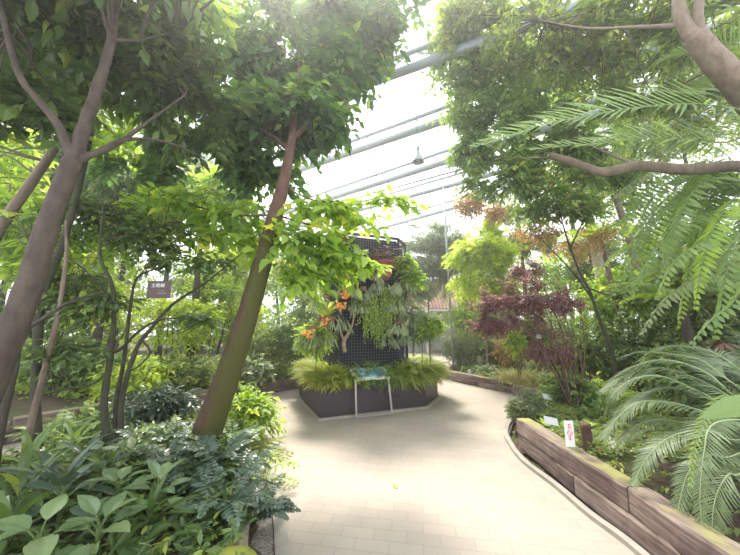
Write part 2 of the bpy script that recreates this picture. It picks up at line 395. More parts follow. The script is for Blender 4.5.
def soil_z(x, y):
    x = np.asarray(x, float); y = np.asarray(y, float)
    d = sdist(PATH, x, y); t = np.clip((d - .16) / .12, 0, 1); t = t * t * (3 - 2 * t)
    b = .03 * np.sin(x * 3.1 + 1) * np.sin(y * 2.7) + .015 * np.sin(x * 9 + y * 7)
    return -.05 + t * (BED + .05 + b + .25 * np.clip((d - .6) / 5, 0, 1))
def on_soil(x, y): return float(soil_z(np.array([x]), np.array([y]))[0])

mb = MB(); gx = np.arange(-16, 16.01, .13); gy = np.arange(-1.5, 27, .13)
X, Y_ = np.meshgrid(gx, gy); Z = soil_z(X.ravel(), Y_.ravel()); nx, ny = len(gx), len(gy)
i = np.arange(ny - 1)[:, None] * nx + np.arange(nx - 1)[None]
mb.add(np.c_[X.ravel(), Y_.ravel(), Z], q=np.stack([i, i + 1, i + nx + 1, i + nx], -1).reshape(-1, 4))
tag(mb.build('ground', 'soil', smooth=True), kind='structure')

import mathutils.geometry as mg
def flat_poly(name, pts2, z, mat, th=.04):
    tri = mg.tessellate_polygon([[__import__('mathutils').Vector((p[0], p[1], 0)) for p in pts2]])
    n = len(pts2); v = np.concatenate([np.c_[pts2, np.full(n, z)], np.c_[pts2, np.full(n, z - th)]])
    tr = []
    for a, b, c in tri:
        A, B, C_ = pts2[a], pts2[b], pts2[c]
        if (B[0] - A[0]) * (C_[1] - A[1]) - (B[1] - A[1]) * (C_[0] - A[0]) < 0: b, c = c, b
        tr.append((a, b, c)); 
    q = [[k, (k + 1) % n, n + (k + 1) % n, n + k] for k in range(n)]
    m = MB().add(v, t=tr, q=q); return m.build(name, mat)
path = tag(flat_poly('path', PATH, 0.0, 'pavers'), kind='structure')

def offset_line(pts, d):
    pts = np.asarray(pts, float); T = nrm(np.gradient(pts, axis=0)); n = np.c_[T[:, 1], -T[:, 0]]; return pts + n * d
def strip(name, pts, w0, w1, z0, z1, mat):
    a = offset_line(pts, w0); b = offset_line(pts, w1); n = len(pts); m = MB()
    v = np.concatenate([np.c_[a, np.full(n, z1)], np.c_[b, np.full(n, z1)], np.c_[a, np.full(n, z0)], np.c_[b, np.full(n, z0)]])
    q = []
    for k in range(n - 1):
        q += [[k, k + 1, n + k + 1, n + k], [2 * n + k, 2 * n + k + 1, k + 1, k], [n + k, n + k + 1, 3 * n + k + 1, 3 * n + k]]
    q += [[0, n, 3 * n, 2 * n], [n - 1, 2 * n - 1, 4 * n - 1, 3 * n - 1]]
    return m.add(v, q=q).build(name, mat)
def gl(*p, k=5):
    q = np.array([G(*a) for a in p]); return smooth_path(q, k)[:, :2]
kr = gl((900, 820), (760, 660), (641, 552), (593, 516), (560, 488), (527, 463), (514, 447), (508, 434), (514, 420), (530, 408))
tag(strip('trim_1', kr, .0, -.055, -.04, .035, 'concrete'), kind='structure')
kl = gl((292, 700), (284, 600), (281, 555), (278, 520), (271, 480), (265, 450), (250, 434))
tag(strip('trim_2', kl, .05, -.04, -.04, .03, 'concrete'), kind='structure')
gs = strip('gravel_strip', kl, -.045, -.20, -.04, .02, 'gravel'); tag(gs, 'strip of small grey gravel between pale kerb and left timber edging', 'gravel', kind='stuff')
tag(strip('trim_3', gl((447, 373), (450, 380.5), (478, 387.5), (512, 394.5), (540, 402)), .0, .05, -.04, .012, 'concrete'), kind='structure')

# ---- timber sleepers: each one a thing
def sleeper(a, b, z0, h, w, label, group, seed=0):
    """from a to b (xy), bottom z0, height h, width w"""
    a = np.array([a[0], a[1], 0.]); b = np.array([b[0], b[1], 0.]); r = np.random.default_rng(seed + 11)
    L = np.linalg.norm(b - a); e = (b - a) / L; nml = np.array([e[1], -e[0], 0]); n = max(6, int(L / .07))
    c = .014
    prof = np.array([(-w / 2 + c, 0), (w / 2 - c, 0), (w / 2, c), (w / 2, h * .5), (w / 2, h - c * 1.3), (w / 2 - c * 1.2, h), (0, h), (-w / 2 + c, h), (-w / 2, h - c), (-w / 2, c)])
    m = len(prof); t = np.linspace(-L / 2, L / 2, n + 1)
    v = np.zeros((n + 1, m, 3)); v[..., 0] = t[:, None]
    wob = np.cumsum(r.normal(0, .0022, (n + 1, 2)), axis=0); wob -= np.linspace(0, 1, n + 1)[:, None] * wob[-1]
    v[..., 1] = prof[None, :, 0] + wob[:, :1] + r.normal(0, .0028, (n + 1, m)); v[..., 2] = prof[None, :, 1] + wob[:, 1:] * .8 + r.normal(0, .002, (n + 1, m))
    i = np.arange(n)[:, None] * m; j = np.arange(m)[None]; k = (j + 1) % m
    q = np.stack([i + j, i + k, i + m + k, i + m + j], -1).reshape(-1, 4)
    V = v.reshape(-1, 3); V = np.concatenate([V, [[-L / 2, 0, h / 2], [L / 2, 0, h / 2]]]); c0 = (n + 1) * m
    tt = [[c0, (x + 1) % m, x] for x in range(m)] + [[c0 + 1, n * m + x, n * m + (x + 1) % m] for x in range(m)]
    o = MB().add(V, t=tt, q=q).build('timber_sleeper', 'sleeper_wood', smooth=False)
    mid = (a + b) / 2; o.location = (mid[0], mid[1], z0); o.rotation_euler = (0, 0, math.atan2(e[1], e[0]))
    return tag(o, label, 'timber', group)
def g2(px, py, z=0): return G(px, py, z)[:2]
GR = 'timber sleepers edging the beds'
# right foreground bed: two courses, running from the far corner towards the camera
R0 = np.array([1.555, 4.02]); R1 = np.array([1.70, 2.95]); R2 = np.array([1.87, 1.95]); R3 = np.array([2.05, .35]);
_r = offset_line(gl((760, 660), (641, 552), (593, 516), (560, 488), (527, 463), (514, 447)), .13)
def along(line, s):
    d = np.r_[0, np.cumsum(np.linalg.norm(np.diff(line, axis=0), axis=1))]; s = d[-1] - s
    return np.array([np.interp(s, d, line[:, 0]), np.interp(s, d, line[:, 1])])
LEN = np.linalg.norm(np.diff(_r, axis=0), axis=1).sum()
cuts_low = [0, 1.05, 2.30, min(LEN, 3.6)]; cuts_up = [0, 1.62, min(LEN, 3.6)]
ll = ['lower weathered timber sleeper at the far corner of the right bed', 'lower grey-brown timber sleeper in the middle of the right bed edging', 'lower timber sleeper nearest the camera along the right path edge']
for k in range(3): sleeper(along(_r, cuts_low[k] + .012), along(_r, cuts_low[k + 1]), -.01, .17, .15, ll[k], GR, k)
ul = ['upper mossy timber sleeper at the far corner of the right bed', 'upper timber sleeper with yellow moss under the cycad fronds']
for k in range(2): sleeper(along(_r, cuts_up[k] + .012 - (.03 if k == 0 else 0)), along(_r, cuts_up[k + 1]), .165, .18, .17, ul[k], GR, 5 + k)
# right middle bed beyond
a = g2(449, 380.5); b = g2(479, 387.5); c = g2(513, 395); d_ = g2(560, 407)
off = np.array([.06, .09])
for z0, h, p, q, lb in ((0, .13, a, b, 'lower far timber sleeper left of the orange label'), (0, .13, b, c, 'lower far timber sleeper below the pale grass clump'),
                        (.128, .12, a, c * .65 + b * .35, 'upper far timber sleeper carrying the small white and orange labels'), (.0, .22, c, d_, 'short yellowish timber beside the pale grass clump')):
    sleeper(p + off + (q - p) * .01, q + off, z0, h, .14, lb, GR, int(z0 * 99) + 21)
sleeper(a + np.array([.06, .14]), a + np.array([.2, 1.9]), 0, .23, .14, 'dark timber sleeper running back towards the grey slatted wall', GR, 31)
# left middle bed edging
P0 = g2(303, 388); P1 = g2(236, 399); P2 = g2(160, 411); P3 = g2(88, 426); P4 = g2(-5, 447); P5 = g2(-160, 485)
off = np.array([0, .1])
sleeper(P1 + off, P0 + off, 0, .25, .15, 'pinkish timber sleeper left of the black planter', GR, 41)
sleeper(P2 + off, P1 + off - (P1 - P2) * .01, 0, .25, .15, 'timber sleeper behind the leaning mossy trunk', GR, 42)
sleeper(P3 + off, P2 + off - (P2 - P3) * .01, 0, .25, .15, 'timber sleeper behind the multi-stemmed small tree', GR, 43)
sleeper(P4 + off, P3 + off - (P3 - P4) * .01, 0, .15, .15, 'lower timber sleeper at the left edge across the side path', GR, 44)
sleeper(P4 + off + (.03, .03), P3 + off + (.1, .0), .15, .15, .15, 'upper timber sleeper at the left edge across the side path', GR, 45)
sleeper(P5 + off, P4 + off - (P4 - P5) * .01, 0, .28, .15, 'timber sleeper of the side path running out of view', GR, 46)
sleeper(P0 + np.array([.02, .14]), P0 + np.array([.35, 1.9]), 0, .25, .15, 'timber sleeper receding behind the black planter', GR, 47)
# left foreground bed edging
kk = offset_line(kl, -.28)
sleeper(kk[2], kk[14], -.01, .26, .13, 'upright-edged brown timber beside the gravel strip at the bottom', GR, 51)
sleeper(kk[15], kk[24], -.01, .22, .13, 'timber sleeper under the ferns at the path corner', GR, 52)

# mossy stone at the bottom of the left bed
def rock(name, c, s, mat, label, seed=0, n=3):
    import bmesh
    bm = bmesh.new(); bmesh.ops.create_icosphere(bm, subdivisions=n, radius=1); r = np.random.default_rng(seed); ph = r.uniform(0, 6, 6)
    v = np.array([x.co[:] for x in bm.verts]); f = [[y.index for y in x.verts] for x in bm.faces]; bm.free()
    k = 1 + .12 * np.sin(v[:, 0] * 3 + ph[0]) + .1 * np.sin(v[:, 1] * 4 + ph[1]) + .08 * np.sin(v[:, 2] * 5 + ph[2]) + r.normal(0, .012, len(v))
    v = v * k[:, None] * s; o = MB().add(v, t=f).build(name, mat, smooth=True); o.location = tuple(map(float, c)); return tag(o, label, 'stone')
cc = G(222, 560, .30); rock('mossy_stone', (cc[0], cc[1], .22), (.19, .15, .10), 'rock_moss', 'yellow-green mossy stone at the bottom of the left bed', 3)

# ---- greenhouse roof
H = 6.6
def roofpt(px, py, z=H): return G(px, py, z)
ZR = 7.4
rf = MB(); gxx = np.linspace(-14, 14, 15)
for k in range(14):
    x0, x1 = gxx[k] + .02, gxx[k + 1] - .02
    rf.add([[x0, -2, ZR], [x1, -2, ZR], [x1, 24, ZR], [x0, 24, ZR]], q=[[0, 1, 2, 3]])
tag(rf.build('ceiling', 'roof_film'), kind='structure')
tag(MB().box((0, 12.1, 3.6), (27.5, 23.2, 7.5)).build('haze', 'humid_haze'), 'thin bright humid haze filling the greenhouse', 'haze', kind='stuff')
BG = 'grey steel roof trusses'
def truss(p0, p1, ext0, ext1, label, web=True, rr=.09, dz=.36):
    a = roofpt(*p0); b = roofpt(*p1); d = b - a; L = np.linalg.norm(d); d /= L; a = a - d * ext0; b = b + d * ext1
    e = empty('roof_truss', (a + b) / 2); tag(e, label, 'truss', BG)
    MB().tube([a, b], rr, 12).build('bottom_chord', 'truss', e, True)
    up = np.array([0, 0, dz]); MB().tube([a + up, b + up], rr * .55, 10).build('top_chord', 'truss', e, True)
    n = int(np.linalg.norm(b - a) / 1.4); w = MB()
    for k in range(n):
        q0 = a + (b - a) * k / n; q1 = a + (b - a) * (k + .5) / n; q2 = a + (b - a) * (k + 1) / n
        w.tube([q0, q1 + up], .016, 6); w.tube([q1 + up, q2], .016, 6)
    w.build('web', 'truss', e)
truss((395, 74), (428, 62), 5, 5, 'nearest grey roof truss seen in the gap between the crowns')
truss((340, 156), (440, 122), 6, 6, 'second roof truss, from which the lamp hangs', rr=.10)
truss((335, 197), (435, 165), 7, 7, 'third roof truss, just below the hanging lamp', rr=.10)
truss((352, 212), (448, 186), 8, 8, 'fourth roof truss, low above the treetops', rr=.085)
truss((400, 223), (450, 209), 8, 8, 'farthest and lowest roof truss', rr=.085)
# thin conduit
a = roofpt(330, 205, 6.4); b = roofpt(452, 172, 6.4); d = nrm(b - a)
tag(MB().tube([a - d * 3, b + d * 3], .03, 8).build('conduit', 'truss', smooth=True, loc=a), 'thin grey conduit pipe between the third and fourth roof trusses', 'pipe')

# hanging lamp
lp = roofpt(418, 157, 4.9); le = empty('pendant_lamp', lp); tag(le, 'grey bell-shaped lamp hanging on a cord from the roof truss', 'lamp')
MB().lathe(lp, [(a * .72, b * .95) for a, b in [(.03, .16), (.05, .14), (.06, .08), (.12, .0), (.165, -.10), (.17, -.12), (.155, -.12), (.10, .0), (.0, .04)]], 24).build('lamp_shade', 'lamp_grey', le, True)
MB().lathe(lp, [(.0, .24), (.03, .24), (.035, .16), (.03, .15)], 16).build('cap', 'truss', le, True)
MB().lathe(lp, [(.0, -.10), (.04, -.07), (.05, -.03), (.03, .01)], 16).build('bulb', 'white_print', le, True)
MB().tube([lp + (0, 0, .22), lp + (0, 0, 1.75)], .007, 6).build('cord', 'cord', le)

# slim pole behind
pb = P(452, 330, 9.2); tag(MB().tube([(pb[0], pb[1], .1), (pb[0] - .08, pb[1], 5.9)], .028, 10).build('support_pole', 'truss', smooth=True, loc=(pb[0], pb[1], .1)), 'slim grey support pole rising behind the far bed to the roof', 'pole')

# ---- building at the end of the path
def building(x0, x1, Yb, ztop, zroof):
    e = empty('garden_building', ((x0 + x1) / 2, Yb, 0)); tag(e, 'low building with grey slatted wall and red-brown roof at the path end', 'building')
    w = MB(); n = 18
    for k in range(n):
        z = .05 + (ztop - .05) * k / n; h = (ztop - .05) / n
        w.box(((x0 + x1) / 2, Yb + .03 - (.03 if k % 2 else 0), z + h / 2), (x1 - x0, .05, h * .9))
    w.box(((x0 + x1) / 2, Yb + .12, ztop / 2), (x1 - x0, .1, ztop)); w.build('slatted_wall', 'slat_grey', e)
    MB().box(((x0 + x1) / 2, Yb - .1, ztop + .05), (x1 - x0, .12, .1)).build('eave', 'steel_white', e)
    r = MB(); ns = 40
    for k in range(ns):
        xa = x0 - .6 + (x1 - x0 + 1.2) * k / ns; wdt = (x1 - x0 + 1.2) / ns
        r.add([[xa, Yb - .1, ztop + .1], [xa + wdt * .9, Yb - .1, ztop + .1], [xa + wdt * .9, Yb + 2.2, zroof], [xa, Yb + 2.2, zroof],
               [xa + wdt * .45, Yb - .1, ztop + .17], [xa + wdt * .45, Yb + 2.2, zroof + .07]], q=[[0, 4, 5, 3], [4, 1, 2, 5]])
    r.box(((x0 + x1) / 2, Yb + 2.3, zroof / 2), (x1 - x0 + 1.2, .15, zroof)); r.build('roof', 'roof_red', e)
    for px in (427,): 
        q = P(px, 330, Yb - .25); MB().box((q[0], q[1], ztop / 2 + .45), (.09, .09, ztop + .9)).build('post', 'steel_white', e)
    return e
bl = P(405, 352, 16.5); br_ = P(520, 352, 16.5)
building(bl[0], br_[0], 16.5, 2.25, 4.25)
q = P(475, 287, 14.0); e = empty('shed', (q[0], q[1], 0)); tag(e, 'small brick-red shed with a pale grey roof beyond the maple', 'building')
MB().box((q[0], q[1] + .5, 1.45), (.95, 1.0, 2.9)).build('wall', 'brick_red', e)
zt = 2.9; x0, x1, y0 = q[0] - .6, q[0] + .6, q[1] - .15
MB().add([[x0, y0, zt], [x1, y0, zt + .12], [x1, y0 + 1.5, zt + .65], [x0, y0 + 1.5, zt + .5], [x0, y0, zt + .07], [x1, y0, zt + .19], [x1, y0 + 1.5, zt + .72], [x0, y0 + 1.5, zt + .57]],
         q=[[0, 3, 2, 1], [4, 5, 6, 7], [0, 1, 5, 4], [2, 3, 7, 6], [1, 2, 6, 5], [3, 0, 4, 7]]).build('roof', 'roof_pale', e)

# ================================================================== black planter and its grid tower
FL = G(320, 420.5)[:2]; FR = G(426, 408)[:2]
u = nrm(FR - FL); v_ = np.array([-u[1], u[0]]); wF = np.linalg.norm(FR - FL)
RR = G(438, 398)[:2]; LL = G(303.5, 403)[:2]
dR = RR - FR; dL = LL - FL
pl = np.array([FL, FR, RR, RR + v_ * 1.0 + u * .02, FR + v_ * (1.0 + 2 * (dR @ v_)), FL + v_ * 2.1, LL + v_ * .55, LL])
HP = .47
pe = empty('planter', (*pl.mean(0), 0)); tag(pe, 'dark many-sided planter filled with ferns in the middle of the path', 'planter')
n = len(pl); ctr = pl.mean(0)
for k in range(n):
    a, b = pl[k], pl[(k + 1) % n]; L = np.linalg.norm(b - a); d2 = (b - a) / L; inn = np.array([-d2[1], d2[0]])
    m = MB(); A = a + d2 * .006; B = b - d2 * .006
    m.add([[*A, .03], [*B, .03], [*B, HP], [*A, HP], [*(A + inn * .03), .03], [*(B + inn * .03), .03], [*(B + inn * .03), HP], [*(A + inn * .03), HP]],
          q=[[0, 1, 2, 3], [5, 4, 7, 6], [3, 2, 6, 7], [0, 4, 5, 1], [0, 3, 7, 4], [1, 5, 6, 2]])
    m.build('side_panel', 'black_panel', pe)
def inset(poly, s): return poly.mean(0) + (poly - poly.mean(0)) * s
rim = MB()
o1, o2 = inset(pl, 1.012), inset(pl, .95)
for k in range(n):
    k2 = (k + 1) % n
    rim.add([[*o1[k], HP], [*o1[k2], HP], [*o2[k2], HP], [*o2[k], HP], [*o1[k], HP + .025], [*o1[k2], HP + .025], [*o2[k2], HP + .025], [*o2[k], HP + .025]],
            q=[[4, 5, 6, 7], [0, 1, 5, 4], [2, 3, 7, 6], [0, 3, 2, 1]])
rim.build('rim', 'black_rim', pe)
MB().prism(inset(pl, 1.03), .0, .035).build('base_plinth', 'concrete_dark', pe)
MB().prism(inset(pl, .97), .3, HP - .04).build('soil_fill', 'soil', pe)

# tower: a black felt core behind a wire grid
TB = HP - .04; TT = 3.3
tf = P(333, 345, 5.55)[:2]; 
TL = FL + u * .46 + v_ * .50; TR = FR - u * .26 + v_ * .50
tw = np.array([TL, TR, TR + (u + v_) * .36, TR + u * .36 + v_ * .75, TR + v_ * 1.1, TL + v_ * 1.1, TL + v_ * .75 - u * .12, TL + v_ * .25 - u * .12])
te = empty('grid_tower', (*tw.mean(0), TB)); tag(te, 'tall black wire-grid tower covered with hanging plants', 'plant tower')
MB().prism(inset(tw, .93), TB, TT - .05).build('felt_core', 'felt', te)
n = len(tw)
for k in range(n):
    a, b = tw[k], tw[(k + 1) % n]; L = np.linalg.norm(b - a); g = MB(); cnt = max(3, int(L / .055))
    for c_ in range(cnt + 1):
        p_ = a + (b - a) * c_ / cnt; g.tube([[*p_, TB], [*p_, TT]], .0045, 4, cap=False)
    nz_ = int((TT - TB) / .055)
    for c_ in range(nz_ + 1):
        z = TB + (TT - TB) * c_ / nz_; g.tube([[*a, z], [*b, z]], .0045, 4, cap=False)
    g.build('wire_panel', 'wire', te)
for k in range(n): MB().bar([*tw[k], TB], [*tw[k], TT + .02], .04, .04).build('post', 'black_mesh', te)
cp = MB(); 
for k in range(n): cp.bar([*tw[k], TT], [*tw[(k + 1) % n], TT], .045, .05)
cp.build('top_rail', 'black_mesh', te)

# information stand in front of the planter
def stand():
    nn = np.array([*(-v_), 0]); p0 = np.array([*FL, 0]) + nn * .11
    def onp(px, py): d = ray(px, py); return EYE + d * (((p0 - EYE) @ nn) / (d @ nn))
    bl_, br2 = onp(356.5, 414), onp(392, 409.5)
    out = -v_; d2 = nrm((br2 - bl_)[:2])
    s = empty('information_stand', ((bl_ + br2) / 2 * [1, 1, 0])); tag(s, 'steel-framed blue information board leaning at the planter front', 'sign')
    o3 = np.array([*out, 0]) * .10
    foot_l = bl_.copy(); foot_r = br2.copy(); foot_l[2] = foot_r[2] = .02
    zt = .56; wd = np.linalg.norm(foot_r - foot_l); uu = np.array([*d2, 0])
    tl = foot_l + [0, 0, zt] - uu * .02; tr_ = foot_r + [0, 0, zt] - uu * .06
    f = MB(); f.bar(foot_l, tl, .03, .02); f.build('leg', 'steel', s)
    MB().bar(foot_r, tr_, .03, .02).build('leg', 'steel', s)
    MB().bar(foot_l - uu * .012, foot_r + uu * .012, .03, .03).build('foot_bar', 'steel', s)
    # tilted board
    nb = np.array([*v_, 0]); back = nb * .24 + np.array([0, 0, .15])
    A = tl - uu * .03; B = tr_ + uu * .03; th = np.cross(nrm(B - A), nrm(back)) * .02
    def slab(p0, p1, bk, t): return MB().add([p0, p1, p1 + bk, p0 + bk, p0 + t, p1 + t, p1 + bk + t, p0 + bk + t], q=[[0, 3, 2, 1], [4, 5, 6, 7], [0, 1, 5, 4], [1, 2, 6, 5], [2, 3, 7, 6], [3, 0, 4, 7]])
    slab(A, B, back, th).build('tray', 'steel_white', s)
    slab(A + uu * .045 + back * .22 + th * 1.01, B - uu * .04 + back * .22 + th * 1.01, back * .74, th * .15).build('printed_panel', 'printed_board', s)
stand()

# ================================================================== small labels and signs
def text_obj(name, body, size, mat, parent, loc, rot, ext=.001):
    c = bpy.data.curves.new(name, 'FONT'); c.body = body; c.size = size; c.extrude = ext; c.align_x = 'CENTER'; c.align_y = 'CENTER'
    c.materials.append(M[mat]); t0 = bpy.data.objects.new(name, c); COL.objects.link(t0); bpy.context.view_layer.update()
    me = bpy.data.meshes.new_from_object(t0.evaluated_get(bpy.context.evaluated_depsgraph_get())); bpy.data.objects.remove(t0)
    o = bpy.data.objects.new(name, me); COL.objects.link(o); o.parent = parent; o.location = loc; o.rotation_euler = rot; return o
# brown plaque hanging in the small tree
pc = P(159, 289.5, 3.05); pw = 22.5 / 300 * 3.05 * 1.0; ph = 17.5 / 300 * 3.05
pq = empty('name_plaque', pc); tag(pq, 'brown plant-name plaque hanging from a branch of the small tree', 'sign'); pq.rotation_euler = (0, 0, radians(4))
bp = MB().box(pc, (pw, .006, ph)).build('plate', 'brown_plastic', pq)
text_obj('lettering', '土密樹', ph * .25, 'white_print', pq, (-.01, -.005, ph * .22), (pi / 2, 0, 0))
m = MB()
for r_ in range(2):
    for k in range(5 if r_ else 4): m.box(pc + (pw * (.0 + .075 * k), -.004, -ph * (.06 + .15 * r_)), (pw * .055, .003, ph * (.03 if r_ == 0 else .06)))
m.build('small_print', 'faded_print', pq)
m = MB(); m.tube([pc + (-pw * .2, 0, ph * .45), pc + (-pw * .1, 0, ph * .5 + .10)], .002, 5); m.tube([pc + (pw * .2, 0, ph * .45), pc + (pw * .1, 0, ph * .5 + .10)], .002, 5)
m.build('cord', 'cord', pq)
# white sign with red print on the right bed
s_ = P(571, 450, 3.1); zb = .25; se = empty('caution_sign', (s_[0], s_[1], zb)); tag(se, 'narrow upright white sign with red print on the right timber edging', 'sign')
sw, sh = 8.5 / 300 * 3.1, 25 / 300 * 3.1; base = P(571, 449.5, 3.1); base = np.array([base[0], base[1], base[2]])
MB().box(base + (0, 0, sh / 2), (sw, .006, sh)).build('plate', 'label_white', se)
MB().tube([(base[0], base[1] + .006, zb - .02), base + (0, .006, sh * .5)], .005, 6).build('stake', 'steel', se)
m = MB()
def ring(c, R, w, nn=14):
    for k in range(nn):
        a0, a1 = 2 * pi * k / nn, 2 * pi * (k + 1) / nn; m.bar(c + np.array([R * sin(a0), 0, R * cos(a0)]), c + np.array([R * sin(a1), 0, R * cos(a1)]), w, .002)
for zz in (.86, .76): 
    c0 = base + (0, -.0045, sh * zz); m.bar(c0 + (-sw * .2, 0, .006), c0 + (sw * .2, 0, .004), .005, .002); m.bar(c0 + (0, 0, .012), c0 + (-sw * .1, 0, -.012), .005, .002); m.bar(c0 + (0, 0, .0), c0 + (sw * .2, 0, -.012), .005, .002)
ring(base + (0, -.0045, sh * .58), sw * .27, .006); c0 = base + (0, -.0045, sh * .58); m.bar(c0 + (-sw * .2, 0, sw * .2), c0 + (sw * .2, 0, -sw * .2), .006, .002)
for zz in (.44, .36): c0 = base + (0, -.0045, sh * zz); m.bar(c0 + (-sw * .22, 0, 0), c0 + (sw * .22, 0, 0), .005, .002); m.bar(c0 + (0, 0, .012), c0 + (0, 0, -.012), .005, .002)
m.build('red_print', 'label_red', se)
# grey plant label lying at an angle
def tilted_label(px, py, Y, w, h, mat, label, rot, name='plant_label', stake=True):
    c = P(px, py, Y); zg = on_soil(c[0], c[1]); e = empty(name, (c[0], c[1], zg)); tag(e, label, 'label')
    ax = np.array(__import__('mathutils').Euler(rot).to_matrix()).T
    MB().box(c, (w, .006, h), ax).build('plate', mat, e)
    if stake: MB().tube([(c[0], c[1] + .02, zg - .02), c + (0, .01, -h * .2)], .006, 6).build('stake', 'steel', e)
    return e, c, ax
tilted_label(551, 421, 3.75, .15, .085, 'label_grey', 'grey rectangular plant label tilted among the groundcover', (radians(-35), radians(12), radians(-8)))
tilted_label(469.5, 373, 8.32, .09, .18, 'label_white', 'upright white label on the far timber edging', (0, 0, radians(15)))
e, c, ax = tilted_label(480.5, 378, 7.95, .17, .15, 'label_orange', 'small orange and white label on the far timber edging', (radians(-15), radians(-25), radians(15)))
MB().box(c + np.array([.05, -.01, -.02]), (.055, .004, .075), ax).build('white_corner', 'label_white', e)
tilted_label(472.5, 379, 8.12, .11, .06, 'label_magenta', 'small magenta label below the upright white label', (radians(-20), radians(20), 0), stake=False)
tilted_label(282, 378.5, 7.55, .10, .06, 'label_white', 'tiny white label on the timber left of the planter', (radians(-40), 0, 0))
tilted_label(-1, 520, 2.0, .10, .24, 'label_grey', 'pale plate at the left edge beside the dark leaves', (0, radians(-12), radians(30)))
tilted_label(539, 336, 6.6, .1, .12, 'label_grey', 'small pale plate half hidden behind the red shrub stems', (0, 0, 0))
e, c, ax = tilted_label(548, 397, 4.9, .16, .09, 'label_grey', 'pale label at the foot of the red-leaved shrub', (radians(-40), radians(15), 0))
# short reddish stump behind the white sign
pp = P(588, 452, 3.35); tz = on_soil(pp[0], pp[1]); pt = empty('tree_stump', (pp[0], pp[1], tz)); tag(pt, 'short reddish-brown stump behind the white sign on the right bed', 'stump')
m = MB(); limb(m, [(pp[0], pp[1], tz - .04), (pp[0] + .005, pp[1], tz + .12), (pp[0], pp[1], tz + .27)], [.062, .048, .05], 12, 5, .05); m.build('trunk', 'bark_red', pt, True)
# ================================================================== plant generators
DENS = 2.8
def perp(d):
    up = np.array([0, 0, 1.]); x = np.cross(d, up); return nrm(x + 1e-4)
def in_blobs(blobs, n, shell=.35, hole=None, seed=0):
    """random points in a set of ellipsoids (centre, radii, weight), gathered into clumps"""
    r = np.random.default_rng(seed); w = np.array([b[2] if len(b) > 2 else 1 for b in blobs], float); w /= w.sum(); out = []
    for b, c in zip(blobs, r.multinomial(n, w)):
        k = int(c * (2.2 if hole else 1)) + 2; d = nrm(r.normal(size=(k, 3))); R = shell + (1 - shell) * r.uniform(0, 1, k) ** .6
        p = np.array(b[0]) + d * R[:, None] * np.array(b[1]) * (1 + .18 * np.sin(d[:, :1] * 5 + d[:, 1:2] * 4 + seed))
        if hole:
            q = p / hole; f = np.sin(q[:, 0] * 2.1 + seed) * np.sin(q[:, 1] * 1.9 + 1 + seed) + np.sin(q[:, 2] * 2.3 + 2 + seed) * .7; o = np.argsort(-f); p = p[o[:c]]
        out.append(p)
    return np.concatenate(out), np.array([np.array(b[0]) for b in blobs])
def sprays(mb, tw, c, d, k, Ls, L, W, shape, droop=.25, spread=1.0, fold=.25, bend=.25, jit=.35, Lvar=.25, seed=1, clump=None):
    """n sprays: centre c, direction d; k leaves each on a twig of length Ls"""
    r = np.random.default_rng(seed); n = len(c); d = nrm(d); x = perp(d)
    base = c - d * Ls * .5
    t = (np.arange(k) + .6) / k; side = np.where(np.arange(k) % 2 == 0, 1., -1.)
    sag = -droop * Ls * t ** 2
    pos = base[:, None] + d[:, None] * (Ls * t)[None, :, None] + np.array([0, 0, 1.]) * sag[None, :, None]
    tipw = t ** 2
    ld = d[:, None] * (.45 + .7 * tipw)[None, :, None] + x[:, None] * (side * spread * (1 - .55 * tipw))[None, :, None] + r.normal(0, jit, (n, k, 3)) + np.array([0, 0, -droop])
    up = np.array([0, 0, 1.]) + r.normal(0, jit * 1.1, (n, k, 3))
    LL_ = L * (1 + r.uniform(-Lvar, Lvar, (n, k))) * (1 - .25 * np.abs(t - .5))[None]
    rr = np.clip(np.repeat(r.beta(1.6, 2.2, n)[:, None], k, 1) + r.normal(0, .13, (n, k)), 0, 1)
    mb.leaves(pos.reshape(-1, 3), ld.reshape(-1, 3), up.reshape(-1, 3), LL_.ravel(), (LL_ * W / L).ravel(), shape, fold, bend * (1 + r.normal(0, .4, n * k)), rr.ravel())
    if tw is not None:
        m = 4; tt = np.linspace(0, .97, m); ctr = base[:, None] + d[:, None] * (Ls * tt)[None, :, None] + np.array([0, 0, 1.]) * (-droop * Ls * tt ** 2)[None, :, None]
        y = np.cross(x, d); an = np.arange(3) * 2 * pi / 3; rad = .0038 * (L / .1) ** .5 * (1 - .6 * tt)
        ring = x[:, None, None] * np.cos(an)[None, None, :, None] + y[:, None, None] * np.sin(an)[None, None, :, None]
        v = ctr[:, :, None] + ring * rad[None, :, None, None]; v = v.reshape(-1, 3)
        i = np.arange(m - 1)[:, None] * 3; j = np.arange(3)[None]; k2 = (j + 1) % 3
        q = np.stack([i + j, i + k2, i + 3 + k2, i + 3 + j], -1).reshape(-1, 4); q = (q[None] + (np.arange(n) * m * 3)[:, None, None]).reshape(-1, 4)
        tw.add(v, q=q)
